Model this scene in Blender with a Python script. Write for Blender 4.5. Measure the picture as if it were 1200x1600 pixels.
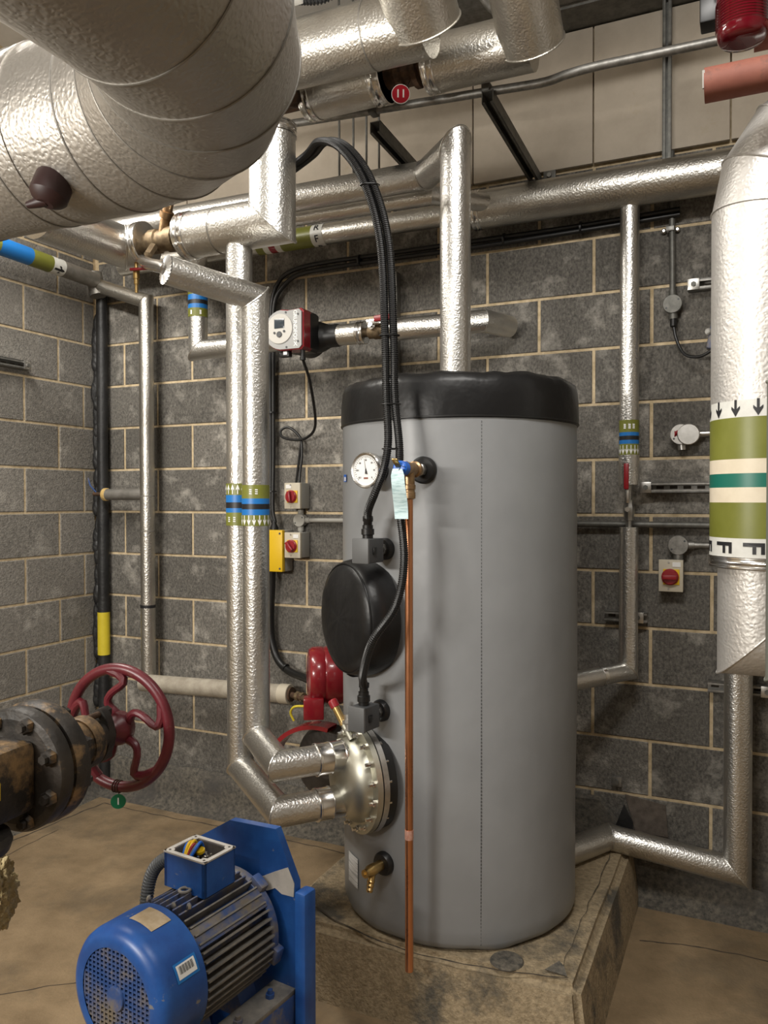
import bpy, bmesh, math, random
from mathutils import Vector, Matrix, noise
random.seed(7)
for o in list(bpy.data.objects): bpy.data.objects.remove(o)
SC = bpy.context.scene
COL = SC.collection
PI = math.pi
V = Vector
# ------------------------------------------------------------------ camera
F_PX = 1249.8
yaw, pitch, roll = -0.4326, -0.0157, -0.0013
fwd = V((math.sin(yaw)*math.cos(pitch), math.cos(yaw)*math.cos(pitch), math.sin(pitch)))
rgt = V((math.cos(yaw), -math.sin(yaw), 0)); upv = rgt.cross(fwd)
rgt, upv = rgt*math.cos(roll)+upv*math.sin(roll), upv*math.cos(roll)-rgt*math.sin(roll)
cd = bpy.data.cameras.new('camera'); cam = bpy.data.objects.new('camera', cd); COL.objects.link(cam)
cd.sensor_fit = 'VERTICAL'; cd.sensor_height = 36.0; cd.lens = 36.0*F_PX/1600.0; cd.clip_start = .02
cam.matrix_world = Matrix(((rgt.x, upv.x, -fwd.x, 3.263), (rgt.y, upv.y, -fwd.y, -3.3196), (rgt.z, upv.z, -fwd.z, 1.5843), (0, 0, 0, 1)))
SC.camera = cam
# ------------------------------------------------------------------ world, lights, exposure
W = bpy.data.worlds.new('world'); SC.world = W; W.use_nodes = True
W.node_tree.nodes['Background'].inputs[0].default_value = (1, .95, .88, 1)
W.node_tree.nodes['Background'].inputs[1].default_value = .03
def area(name, loc, target, sx, sy, power, col=(1, .955, .88)):
    d = bpy.data.lights.new(name, 'AREA'); d.shape = 'RECTANGLE'; d.size = sx; d.size_y = sy; d.energy = power; d.color = col
    o = bpy.data.objects.new(name, d); COL.objects.link(o); o.location = loc
    o.rotation_euler = (V(target)-V(loc)).to_track_quat('-Z', 'Y').to_euler()
    return o
area('batten_light_left_aisle', (1.25, -4.0, 1.95), (2.2, -1.0, 1.30), 1.0, .14, 46)
area('batten_light_behind_large_pipe', (.70, -1.45, 3.15), (1.1, -.9, .5), 1.2, .16, 31)
area('batten_light_above_camera', (2.95, -2.35, 3.40), (2.3, -1.2, 1.1), 1.2, .14, 30, (1, .97, .92))
area('added_fill_rear_aisle', (2.2, -5.0, 3.4), (2.2, -5.1, 0), 1.5, .16, 25)  # added fill: brightens the unseen rear of the room and foil reflections
SC.view_settings.view_transform = 'Standard'; SC.view_settings.look = 'None'
SC.view_settings.exposure = 0.55; SC.view_settings.gamma = 1.0; SC.view_settings.use_curve_mapping = False

# ------------------------------------------------------------------ materials
MATS = {}
def mat(name, c1, c2=None, rough=.6, metal=0.0, scale=8.0, detail=5.0, lo=.35, hi=.65, bump=None, rough2=None, stretch=None,
        c3=None, scale3=3.0, t3=(.58, .7), vor=False, rnd=0.0, alpha=None, trans=0.0, coat=0.0, spec=None):
    m = bpy.data.materials.new(name); m.use_nodes = True; nt = m.node_tree; N = nt.nodes; L = nt.links
    b = N['Principled BSDF']
    b.inputs['Roughness'].default_value = rough; b.inputs['Metallic'].default_value = metal
    if trans: b.inputs['Transmission Weight'].default_value = trans
    if coat: b.inputs['Coat Weight'].default_value = coat
    if spec is not None: b.inputs['Specular IOR Level'].default_value = spec
    tc = N.new('ShaderNodeTexCoord'); src = tc.outputs['Object']
    if rnd:
        oi = N.new('ShaderNodeObjectInfo'); mu = N.new('ShaderNodeMath'); mu.operation = 'MULTIPLY'; mu.inputs[1].default_value = 57.0
        L.new(oi.outputs['Random'], mu.inputs[0]); va = N.new('ShaderNodeVectorMath'); va.operation = 'ADD'
        L.new(src, va.inputs[0]); L.new(mu.outputs[0], va.inputs[1]); src = va.outputs[0]
    col = None
    if c2 is not None:
        s = src
        if stretch:
            mp = N.new('ShaderNodeMapping'); mp.inputs['Scale'].default_value = stretch; L.new(src, mp.inputs['Vector']); s = mp.outputs[0]
        n = N.new('ShaderNodeTexNoise'); n.inputs['Scale'].default_value = scale; n.inputs['Detail'].default_value = detail; n.inputs['Roughness'].default_value = .65
        L.new(s, n.inputs['Vector'])
        r = N.new('ShaderNodeValToRGB'); r.color_ramp.elements[0].position = lo; r.color_ramp.elements[1].position = hi
        r.color_ramp.elements[0].color = (*c1, 1); r.color_ramp.elements[1].color = (*c2, 1)
        L.new(n.outputs['Fac'], r.inputs[0]); col = r.outputs[0]
        if rough2 is not None:
            mr = N.new('ShaderNodeMapRange'); mr.inputs[1].default_value = lo; mr.inputs[2].default_value = hi
            mr.inputs[3].default_value = rough; mr.inputs[4].default_value = rough2
            L.new(n.outputs['Fac'], mr.inputs[0]); L.new(mr.outputs[0], b.inputs['Roughness'])
        if c3 is not None:
            n3 = N.new('ShaderNodeTexNoise'); n3.inputs['Scale'].default_value = scale3; n3.inputs['Detail'].default_value = 6; n3.inputs['Roughness'].default_value = .7
            L.new(src, n3.inputs['Vector'])
            r3 = N.new('ShaderNodeValToRGB'); r3.color_ramp.elements[0].position = t3[0]; r3.color_ramp.elements[1].position = t3[1]
            L.new(n3.outputs['Fac'], r3.inputs[0])
            mx = N.new('ShaderNodeMix'); mx.data_type = 'RGBA'; L.new(r3.outputs[0], mx.inputs[0]); L.new(col, mx.inputs[6]); mx.inputs[7].default_value = (*c3, 1)
            col = mx.outputs[2]
        if rnd:
            hs = N.new('ShaderNodeHueSaturation'); mr = N.new('ShaderNodeMapRange'); mr.inputs[3].default_value = 1-rnd; mr.inputs[4].default_value = 1+rnd
            L.new(oi.outputs['Random'], mr.inputs[0]); L.new(mr.outputs[0], hs.inputs['Value']); L.new(col, hs.inputs['Color']); col = hs.outputs[0]
        L.new(col, b.inputs['Base Color'])
    else:
        b.inputs['Base Color'].default_value = (*c1, 1)
    if bump:
        sc_, st, dist = bump
        if vor:
            n = N.new('ShaderNodeTexVoronoi'); n.feature = 'SMOOTH_F1'; n.inputs['Scale'].default_value = sc_; out = n.outputs['Distance']
            wn = N.new('ShaderNodeTexNoise'); wn.inputs['Scale'].default_value = sc_*.45; wn.inputs['Detail'].default_value = 2
            L.new(src, wn.inputs['Vector']); vm = N.new('ShaderNodeVectorMath'); vm.operation = 'MULTIPLY_ADD'; vm.inputs[1].default_value = (1.6/sc_,)*3
            L.new(wn.outputs['Color'], vm.inputs[0]); L.new(src, vm.inputs[2]); L.new(vm.outputs[0], n.inputs['Vector'])
        else:
            n = N.new('ShaderNodeTexNoise'); n.inputs['Scale'].default_value = sc_; n.inputs['Detail'].default_value = 4; out = n.outputs['Fac']
            L.new(src, n.inputs['Vector'])
        bp = N.new('ShaderNodeBump'); bp.inputs['Strength'].default_value = st; bp.inputs['Distance'].default_value = dist
        L.new(out, bp.inputs['Height']); L.new(bp.outputs[0], b.inputs['Normal'])
    MATS[name] = m
    return m
M_BLOCK = mat('concrete_block', (.060, .056, .050), (.20, .186, .163), .92, scale=105, detail=8, lo=.32, hi=.7, bump=(150, .8, .004), rnd=.2, stretch=(1.1, 1, .7), c3=(.42, .395, .35), scale3=8, t3=(.53, .76))
M_BLOCKL = mat('concrete_block_pale', (.11, .102, .09), (.25, .232, .205), .92, scale=80, detail=7, lo=.32, hi=.7, bump=(150, .8, .004), rnd=.14, c3=(.38, .36, .32), scale3=7, t3=(.57, .8))
M_MORTAR = mat('mortar', (.40, .31, .185), (.62, .50, .33), .95, scale=25, bump=(140, .6, .003))
M_FLOOR = mat('asphalt_floor', (.17, .117, .062), (.295, .212, .122), .85, scale=4.5, detail=10, lo=.32, hi=.68, bump=(110, .6, .003), c3=(.115, .088, .055), scale3=1.3, t3=(.50, .68))
M_UPST = mat('asphalt_upstand', (.042, .040, .035), (.15, .132, .105), .9, scale=55, detail=8, bump=(90, .6, .004), c3=(.06, .055, .05), scale3=4, t3=(.5, .7))
M_PLINTH = mat('plinth_asphalt', (.19, .147, .088), (.40, .315, .20), .9, scale=60, detail=9, lo=.3, hi=.7, bump=(110, .9, .005), c3=(.085, .076, .060), scale3=3.4, t3=(.52, .64))
M_CRACK = mat('crack_dark', (.05, .04, .03), rough=1)
M_BOARD = mat('ceiling_board', (.40, .345, .275), (.48, .42, .34), .8, scale=5, detail=6, bump=(60, .12, .002), c3=(.34, .27, .14), scale3=2.4, t3=(.62, .8))
M_CONC = mat('painted_concrete', (.52, .49, .44), (.62, .58, .53), .9, scale=4)
M_FOIL = mat('embossed_foil', (.62, .61, .585), (.72, .71, .68), .36, 1.0, scale=12, bump=(150, 1.0, .0012), vor=True)
M_FOILD = mat('weathered_foil', (.52, .50, .46), (.64, .62, .57), .38, 1.0, scale=9, bump=(145, 1.0, .0012), vor=True)
M_CLAD = mat('big_pipe_cladding', (.38, .36, .33), (.45, .428, .395), .50, .85, scale=5, bump=(125, .9, .0019), vor=True)
M_CLADP = mat('pale_cladding', (.60, .58, .55), (.68, .66, .63), .48, .7, scale=5, bump=(115, .8, .0016), vor=True)
M_TAPE = mat('smooth_foil_tape', (.70, .69, .67), (.78, .77, .75), .22, 1.0, scale=20, bump=(40, .25, .002))
M_ALU = mat('crisp_foil', (.72, .72, .71), (.82, .82, .81), .45, .6, scale=20)
M_GLAG = mat('dull_lagging', (.20, .19, .17), (.30, .285, .26), .5, .6, scale=14, bump=(50, .3, .003))
M_OLDLAG = mat('old_cloth_lagging', (.30, .265, .21), (.42, .38, .31), .9, scale=20, bump=(60, .4, .003))
M_JACKET = mat('grey_vinyl', (.225, .232, .24), (.25, .257, .265), .40, scale=3, detail=4, bump=(4, .10, .05))
M_BLACKV = mat('black_vinyl', (.006, .006, .0065), (.010, .010, .0105), .38, spec=.32, scale=4, bump=(6, .22, .04))
M_BLACK = mat('black_plastic', (.007, .007, .007), rough=.42)
M_RUBBER = mat('black_rubber', (.008, .008, .0085), rough=.4)
M_DGREY = mat('dark_grey_plastic', (.055, .058, .062), rough=.5)
M_MGREY = mat('mid_grey_plastic', (.105, .108, .11), rough=.5)
M_COPPER = mat('copper', (.60, .255, .13), (.74, .36, .20), .24, 1.0, scale=10, stretch=(1, 1, .25), rough2=.38)
M_BRASS = mat('brass', (.50, .34, .13), (.64, .45, .20), .3, 1.0, scale=30)
M_GUN = mat('gunmetal_bronze', (.30, .19, .10), (.46, .31, .18), .42, 1.0, scale=30)
M_OLDBR = mat('aged_bronze', (.12, .085, .05), (.26, .19, .11), .6, .6, scale=30, bump=(60, .3, .003))
M_RUST = mat('rusty_steel', (.045, .028, .018), (.12, .065, .035), .85, .3, scale=30, bump=(90, .5, .004))
M_ZINC = mat('zinc_plate', (.50, .49, .41), (.62, .61, .53), .44, 1.0, scale=6)
M_GALV = mat('galvanised', (.20, .195, .18), (.32, .31, .29), .5, .8, scale=40)
M_GALVD = mat('galvanised_dark', (.11, .11, .10), (.18, .175, .16), .55, .6, scale=30)
M_CHROME = mat('chrome', (.70, .69, .67), rough=.22, metal=1.0)
M_STEEL = mat('steel', (.45, .44, .42), (.58, .57, .55), .35, 1.0, scale=30)
M_RED = mat('red_plastic', (.27, .010, .016), rough=.38)
M_DRED = mat('red_enamel', (.21, .008, .014), (.27, .012, .02), .24, scale=8, coat=.4)
M_WHEEL = mat('maroon_paint', (.085, .008, .014), (.135, .016, .024), .38, scale=14, lo=.35, hi=.75, bump=(40, .2, .002), c3=(.13, .07, .045), scale3=16, t3=(.62, .74))
M_ROXIDE = mat('red_oxide_paint', (.20, .062, .042), (.26, .09, .06), .7, scale=10, c3=(.10, .05, .04), scale3=9, t3=(.58, .75))
M_MAROON = mat('dark_red_plug', (.022, .006, .006), rough=.5)
M_BLUE = mat('blue_paint', (.010, .055, .225), (.018, .095, .34), .38, scale=9, bump=(30, .15, .002), c3=(.20, .20, .20), scale3=14, t3=(.64, .69))
M_BLUED = mat('blue_paint_dusty', (.016, .06, .21), (.05, .085, .21), .5, scale=12, bump=(40, .2, .002), c3=(.17, .145, .11), scale3=10, t3=(.47, .64))
M_DUST = mat('dusty_grey_metal', (.12, .115, .11), (.24, .22, .19), .7, .2, scale=16)
M_CHIP = mat('bare_chipped_metal', (.42, .40, .37), (.55, .52, .48), .6, scale=20)
M_BLUEP = mat('blue_plastic', (.01, .12, .55), rough=.4)
M_BANDB = mat('band_blue', (.012, .16, .48), rough=.4)
M_BANDG = mat('band_olive', (.15, .16, .022), (.19, .20, .035), .4, scale=6)
M_BANDK = mat('band_black', (.012, .012, .014), rough=.45)
M_BANDW = mat('band_white', (.60, .60, .56), (.70, .70, .66), .5, scale=20)
M_BANDC = mat('band_cream', (.66, .58, .44), (.74, .66, .52), .5, scale=12, c3=(.4, .32, .22), scale3=9, t3=(.66, .74))
M_BANDT = mat('band_teal', (.008, .14, .10), rough=.4)
M_YEL = mat('yellow_plastic', (.72, .46, .01), rough=.42)
M_YELP = mat('yellow_paint', (.55, .43, .02), (.62, .5, .03), .6, scale=12)
M_BEIGE = mat('beige_plastic', (.52, .47, .37), rough=.5)
M_GPLA = mat('grey_plastic', (.30, .29, .26), rough=.55)
M_WHITE = mat('white_print', (.78, .78, .76), rough=.5)
M_PAPER = mat('label_paper', (.42, .44, .45), (.72, .73, .74), .6, scale=1, stretch=(6, 6, 160), lo=.42, hi=.55)
M_TAGP = mat('pale_blue_paper_tag', (.34, .50, .52), (.62, .78, .80), .6, scale=1, stretch=(30, 30, 200), lo=.35, hi=.55)
M_BITU = mat('black_bitumen', (.008, .008, .009), (.02, .02, .02), .5, scale=12, bump=(60, .5, .004))
M_VALVE = mat('rusted_black_iron', (.022, .02, .018), (.06, .05, .042), .5, .3, scale=10, detail=7, bump=(40, .5, .005), c3=(.30, .19, .09), scale3=7, t3=(.50, .62))
M_VALVD = mat('dirty_black_iron', (.02, .018, .016), (.05, .042, .035), .5, .3, scale=12, bump=(40, .5, .005), c3=(.2, .13, .07), scale3=9, t3=(.6, .72))
M_SCREEN = mat('lcd_screen', (.04, .05, .06), rough=.15)
M_PLATE = mat('silver_face', (.33, .33, .325), rough=.4)
M_PLATE2 = mat('silver_dial_face', (.50, .485, .45), rough=.4)
M_DIAL = mat('dial_face', (.75, .75, .74), rough=.35)
M_LENS = mat('red_lens', (.11, .002, .008), rough=.12, coat=.6, bump=(30, .1, .002))
M_GREEN = mat('green_tag', (.0, .16, .07), rough=.35)
M_REDTAG = mat('red_tag', (.36, .008, .02), rough=.35)
M_WOOL = mat('mineral_wool', (.35, .27, .13), (.52, .43, .25), 1.0, scale=40, bump=(60, .9, .02))
M_FOAM = mat('yellow_foam', (.48, .32, .11), (.56, .40, .16), .95, scale=60, bump=(120, .6, .004))
M_GLASS = mat('clear_glass', (1, 1, 1), rough=.02, trans=1.0)
M_PATCH = mat('bare_patch', (.085, .07, .058), (.14, .115, .095), .95, scale=40)

# ------------------------------------------------------------------ mesh builder
def basis(t, ref=None):
    t = V(t).normalized()
    r = V(ref) if ref is not None else (V((0, 0, 1)) if abs(t.z) < .9 else V((1, 0, 0)))
    e0 = (r - t*r.dot(t)).normalized(); e1 = t.cross(e0)
    return t, e0, e1
class MB:
    def __init__(s): s.bm = bmesh.new()
    def face(s, vs):
        try: return s.bm.faces.new(vs)
        except ValueError: return None
    def ring(s, pts): return [s.bm.verts.new(p) for p in pts]
    def bridge(s, a, b):
        n = len(a)
        for i in range(n): s.face((a[i], a[(i+1) % n], b[(i+1) % n], b[i]))
    def cap(s, pts, flip=False):
        r = s.ring(pts); s.face(r[::-1] if flip else r)
    def lathe(s, prof, O, axis, n=32, ref=None, caps=(True, True)):
        t, e0, e1 = basis(axis, ref); O = V(O); prev = None; first = last = None
        for (r, h) in prof:
            pts = [O+t*h+(e0*math.cos(2*PI*k/n)+e1*math.sin(2*PI*k/n))*max(r, 1e-5) for k in range(n)]
            cur = s.ring(pts)
            if prev: s.bridge(prev, cur)
            else: first = pts
            prev = cur; last = pts
        if caps[0] and prof[0][0] > 1e-4: s.cap(first, True)
        if caps[1] and prof[-1][0] > 1e-4: s.cap(last)
        return s
    def cyl(s, p0, p1, r0, r1=None, n=24, caps=(True, True)):
        p0, p1 = V(p0), V(p1); L = (p1-p0).length
        return s.lathe([(r0, 0), (r0 if r1 is None else r1, L)], p0, p1-p0, n, None, caps)
    def tube(s, path, r, n=12, caps=True, closed=False):
        P = [V(p) for p in path]; m = len(P); prev = None; first = None
        t0 = (P[1]-P[0]).normalized(); _, e0, e1 = basis(t0); u = e0
        for i in range(m):
            if closed: d1 = (P[i]-P[i-1]).normalized(); d2 = (P[(i+1) % m]-P[i]).normalized()
            else:
                d1 = (P[i]-P[max(i-1, 0)]).normalized() if i else (P[1]-P[0]).normalized()
                d2 = (P[min(i+1, m-1)]-P[i]).normalized() if i < m-1 else d1
            t = (d1+d2).normalized(); u = (u-t*u.dot(t)).normalized(); v = t.cross(u)
            rr = r[i] if isinstance(r, (list, tuple)) else r
            pts = [P[i]+(u*math.cos(2*PI*k/n)+v*math.sin(2*PI*k/n))*rr for k in range(n)]
            cur = s.ring(pts)
            if prev: s.bridge(prev, cur)
            else: first = cur; fp = pts
            prev = cur
        if closed: s.bridge(prev, first)
        elif caps: s.cap(fp, True); s.cap(pts)
        return s
    def box(s, c, size, R=None, bev=0):
        c = V(c); g = bmesh.ops.create_cube(s.bm, size=1.0); vs = g['verts']
        for v in vs: v.co = V((v.co.x*size[0], v.co.y*size[1], v.co.z*size[2]))
        if bev:
            es = list({e for v in vs for e in v.link_edges})
            b = bmesh.ops.bevel(s.bm, geom=es, offset=bev, segments=2, affect='EDGES', profile=.5)
            vs = list({v for f in b['faces'] for v in f.verts} | {v for v in vs if v.is_valid})
        for v in vs: v.co = (R @ v.co if R is not None else v.co)+c
        return s
    def prism(s, poly, O, ex, ey, depth):
        O, ex, ey = V(O), V(ex), V(ey); ez = ex.cross(ey).normalized()
        a = [O+ex*x+ey*y for x, y in poly]; b = [p+ez*depth for p in a]
        s.cap(a, True); s.cap(b); s.bridge(s.ring(a), s.ring(b)); return s
    def sphere(s, c, r, sc=(1, 1, 1), seg=16, rings=10, R=None):
        g = bmesh.ops.create_uvsphere(s.bm, u_segments=seg, v_segments=rings, radius=r)
        for v in g['verts']:
            p = V((v.co.x*sc[0], v.co.y*sc[1], v.co.z*sc[2])); v.co = (R @ p if R else p)+V(c)
        return s
    def mesh(s, name, m, ang=35, org=None, recalc=True):
        if org is not None and V(org).length: bmesh.ops.translate(s.bm, verts=s.bm.verts[:], vec=-V(org))
        if recalc: bmesh.ops.recalc_face_normals(s.bm, faces=s.bm.faces[:])
        me = bpy.data.meshes.new(name); s.bm.to_mesh(me); s.bm.free()
        me.polygons.foreach_set('use_smooth', [True]*len(me.polygons)); me.set_sharp_from_angle(angle=math.radians(ang))
        me.materials.append(m); return me
    def build(s, name, m, parent=None, ang=35, local=False):
        org = None if local else (parent['_o'] if parent is not None and '_o' in parent else None)
        me = s.mesh(name, m, ang, org)
        o = bpy.data.objects.new(name, me); COL.objects.link(o)
        if parent is not None:
            o.parent = parent
            if '_o' in parent: o['_o'] = parent['_o']
        return o
def tag(o, label=None, cat=None, group=None, kind=None):
    if label: o['label'] = label
    if cat: o['category'] = cat
    if group: o['group'] = group
    if kind: o['kind'] = kind
    return o
def thing(name, label, cat, loc=(0, 0, 0), rotz=0, group=None):
    o = bpy.data.objects.new(name, None); COL.objects.link(o); o.location = loc; o.rotation_euler = (0, 0, rotz)
    o.empty_display_size = .05
    o['_o'] = tuple(loc) if not rotz else (0.0, 0.0, 0.0)
    return tag(o, label, cat, group)
def inst(name, me, parent, M):
    o = bpy.data.objects.new(name, me); COL.objects.link(o); o.parent = parent
    org = V(parent['_o']) if '_o' in parent else V((0, 0, 0))
    o.matrix_basis = Matrix.Translation(-org) @ M
    return o
def frameM(O, z, ref=None):
    t, e0, e1 = basis(z, ref); O = V(O)
    return Matrix(((e0.x, e1.x, t.x, O.x), (e0.y, e1.y, t.y, O.y), (e0.z, e1.z, t.z, O.z), (0, 0, 0, 1)))
def spline(pts, n=8):
    P = [V(p) for p in pts]; P = [P[0]*2-P[1]]+P+[P[-1]*2-P[-2]]; out = []
    for i in range(1, len(P)-2):
        for k in range(n):
            t = k/n; a, b, c, d = P[i-1], P[i], P[i+1], P[i+2]
            out.append(.5*((2*b)+(c-a)*t+(2*a-5*b+4*c-d)*t*t+(3*b-a-3*c+d)*t**3))
    out.append(P[-2]); return out
def resample(pts, step):
    out = [pts[0].copy()]; acc = 0
    for a, b in zip(pts, pts[1:]):
        L = (b-a).length; d = step-acc
        while d <= L: out.append(a.lerp(b, d/L)); d += step
        acc = (acc+L) % step if L else acc
    return out
def text_poly(txt, size):
    c = bpy.data.curves.new('t', 'FONT'); c.body = txt; c.size = size; c.align_x = 'CENTER'; c.align_y = 'CENTER'; c.resolution_u = 3; c.offset = size*.018
    o = bpy.data.objects.new('t', c); COL.objects.link(o)
    me = bpy.data.meshes.new_from_object(o); vs = [(v.co.x, v.co.y) for v in me.vertices]; fs = [tuple(p.vertices) for p in me.polygons]
    bpy.data.objects.remove(o); bpy.data.meshes.remove(me); bpy.data.curves.remove(c)
    return vs, fs
def flat(name, vs, fs, fn, m, parent, sub=0):
    bm = bmesh.new(); bv = [bm.verts.new((x, y, 0)) for x, y in vs]
    for f in fs:
        try: bm.faces.new([bv[i] for i in f])
        except ValueError: pass
    if sub:
        bmesh.ops.triangulate(bm, faces=bm.faces[:])
        bmesh.ops.subdivide_edges(bm, edges=bm.edges[:], cuts=sub, use_grid_fill=True)
    for v in bm.verts: v.co = fn(v.co.x, v.co.y)
    b = MB(); b.bm.free(); b.bm = bm
    return b.build(name, m, parent)
def wrapper(O, axis, r, ref):
    t, e0, e1 = basis(axis, ref); O = V(O)
    return lambda u, v: O+t*v+(e0*math.cos(u/r)+e1*math.sin(u/r))*r
ARROW = ([(-.14, .5), (.14, .5), (.14, -.05), (.5, .12), (.5, -.05), (0, -.5), (-.5, -.05), (-.5, .12), (-.14, -.05), (0, -.05)],
         [(0, 1, 2, 9, 8), (2, 3, 4, 5, 9), (5, 6, 7, 8, 9)])
# ---- insulated pipe: one cladding piece per straight length, mitred at the joints, with a bead on each joint
def clad(name, label, path, r, m, cat='pipe', group=None, n=40, bead=.003, caps=(True, True), beadm=None, parent=None):
    P = [V(p) for p in path]
    root = parent or thing(name, label, cat, P[0], 0, group)
    D = [(P[i+1]-P[i]).normalized() for i in range(len(P)-1)]
    t, e, _ = basis(D[0]); us = []
    for i, d in enumerate(D):
        if i: e = D[i-1].rotation_difference(d) @ e
        us.append(e.copy())
    for i, d in enumerate(D):
        u = us[i]; v = d.cross(u); pl = []
        for end in (0, 1):
            j = i+end
            nn = d if (j == 0 or j == len(P)-1) else (D[j-1]+D[j]).normalized()
            pts = []
            for k in range(n):
                q = P[i]+(u*math.cos(2*PI*k/n)+v*math.sin(2*PI*k/n))*r
                q = q+d*((P[j]-q).dot(nn)/d.dot(nn)); pts.append(q)
            pl.append(pts)
        b = MB(); b.bridge(b.ring(pl[0]), b.ring(pl[1]))
        if i == 0 and caps[0]: b.cap(pl[0], True)
        if i == len(D)-1 and caps[1]: b.cap(pl[1])
        b.build('cladding', m, root)
        if i < len(D)-1 and bead:
            b = MB(); c = P[i+1]; b.tube([c+(q-c)*(1+.2*bead/r) for q in pl[1]], bead, 6, closed=True); b.build('seam_bead', beadm or m, root)
    return root
def arc(c, a, b, th0, th1, n, r):
    c, a, b = V(c), V(a), V(b)
    return [c+(a*math.cos(th0+(th1-th0)*k/n)+b*math.sin(th0+(th1-th0)*k/n))*r for k in range(n+1)]
def collar(parent, p0, p1, r, m, name='collar', ridge=True):
    p0, p1 = V(p0), V(p1); L = (p1-p0).length
    pr = [(r, 0), (r, L)] if not ridge else [(r, 0), (r+.002, .002), (r+.002, .006), (r, .008), (r, L*.5-.003), (r+.002, L*.5), (r, L*.5+.003), (r, L-.008), (r+.002, L-.006), (r+.002, L-.002), (r, L)]
    MB().lathe(pr, p0, p1-p0, 40).build(name, m, parent)
def bands(parent, O, axis, r, spec):
    for h0, h1, m in spec:
        t = V(axis).normalized()
        MB().cyl(V(O)+t*h0, V(O)+t*h1, r, n=40, caps=(False, False)).build('band', m, parent)
def arrows(parent, O, axis, r, ref, size, step, cnt, m, flip=False, sx=.6):
    f = wrapper(O, axis, r, ref); s = -1 if flip else 1
    for k in range(cnt):
        u0 = (k-(cnt-1)/2)*step
        flat('arrow', [(u0+x*size*sx, s*y*size) for x, y in ARROW[0]], ARROW[1], f, m, parent)

# =================================================================== SETTING
BLK = {}
def block_mesh(w, h, m):
    k = (round(w, 3), round(h, 3), m.name)
    if k not in BLK:
        b = MB(); d = .0045; c = .003
        o = [(-w/2, -.01, -h/2), (w/2, -.01, -h/2), (w/2, -.01, h/2), (-w/2, -.01, h/2)]
        p = [(x, d*.45, z) for x, _, z in o]; q = [(x*(1-2*c/w), d, z*(1-2*c/h)) for x, _, z in o]
        ro, rp, rq = b.ring(o), b.ring(p), b.ring(q); b.bridge(ro, rp); b.bridge(rp, rq); b.face(rq)
        BLK[k] = b.mesh('block', m, 20)
    return BLK[k]
def slab(name, c, s, m, kind='structure'):
    return tag(MB().box(c, s).build(name, m), kind=kind)
slab('floor', (2.7, -3.2, -.05), (6.4, 7.4, .1), M_FLOOR)
slab('ceiling', (2.7, -3.2, 3.80), (6.4, 7.4, .1), M_CONC)
slab('wall_right', (5.65, -3.2, 1.9), (.1, 7.4, 3.8), M_CONC)
slab('wall_front', (2.7, -6.55, 1.9), (6.4, .1, 3.8), M_CONC)
wb = slab('wall_back', (2.75, .056, 1.9), (5.7, .1, 3.8), M_MORTAR)
wl = slab('wall_left', (-.056, -3.2, 1.9), (.1, 6.6, 3.8), M_MORTAR)
Z0 = 1.52
for i in range(-6, 7):
    z0 = Z0+i*.225+.006; z1 = Z0+(i+1)*.225-.006
    if i == 6: z1 = 2.925
    if i == -6: z0 = .02
    # back wall
    xs = [0.012]+[.1946+.225*k for k in range(0, 20) if (k % 2 == 0) == (i % 2 != 0)]
    for a, b in zip(xs, xs[1:]):
        if a > 4.1: break
        a += .0065; w = round(b-.0065-a, 3)
        o = inst('block', block_mesh(w, z1-z0, M_BLOCK), wb, Matrix.Translation((a+w/2, 0, (z0+z1)/2)) @ Matrix.Rotation(PI, 4, 'Z'))
        o.location.y = .006
        o.location.y += random.uniform(-.0015, .0015)
    # left wall
    ys = [-.008, -.26]+[-.71-.45*k for k in range(4)] if i % 2 != 0 else [-.008, -.09, -.475]+[-.93-.45*k for k in range(4)]
    for a, b in zip(ys, ys[1:]):
        a -= .0065; w = round(a-(b+.0065), 3)
        o = inst('block', block_mesh(w, z1-z0, M_BLOCKL), wl, Matrix.Translation((-.006, a-w/2, (z0+z1)/2)) @ Matrix.Rotation(-PI/2, 4, 'Z'))
# boards above the blockwork, each a panel on the wall
xb = [.13+.508*k for k in range(9)]
for a, b in zip(xb, xb[1:]):
    MB().box(((a+b)/2, -.012, 3.21), (.502, .02, .545), bev=.002).build('board', M_BOARD, wb)
for a, b in zip([-.02-.6*k for k in range(6)], [-.62-.6*k for k in range(6)]):
    MB().box((.012, (a+b)/2, 3.21), (.02, .594, .56), bev=.002).build('board', M_BOARD, wl)
# asphalt upstands at the foot of the walls
def upstand(name, pts, ex, ey, length, O, m=M_UPST):
    b = MB(); prof = [(0, 0), (.10, 0), (.055, .02), (.035, .05), (.026, .09)]
    n = 40; prev = None
    for k in range(n+1):
        x = length*k/n; top = pts(x)
        pr = [(q*(1+.12*noise.noise((x*7, q*30, 0))), z) for q, z in prof]+[(.022, top-.01), (.004, top), (0, top)]
        cur = b.ring([V(O)+V(ex)*x+V(ey)*q+V((0, 0, z)) for q, z in pr])
        if prev:
            for i in range(len(cur)-1): b.face((prev[i], prev[i+1], cur[i+1], cur[i]))
        prev = cur
    return tag(b.build(name, m, ang=60), kind='structure')
upstand('trim_1', lambda x: (.20+.012*noise.noise((x*5, 0, 0)) if x < 2.0 else (.375+.02*noise.noise((x*6, 1, 0)) if x < 2.82 else .22+.02*noise.noise((x*5, 3, 0)))), (1, 0, 0), (0, -1, 0), 5.4, (.0, -.006, 0))
upstand('trim_2', lambda x: .20+.012*noise.noise((x*5, 4, 0)), (0, -1, 0), (1, 0, 0), 6, (.006, 0, 0))
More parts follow.
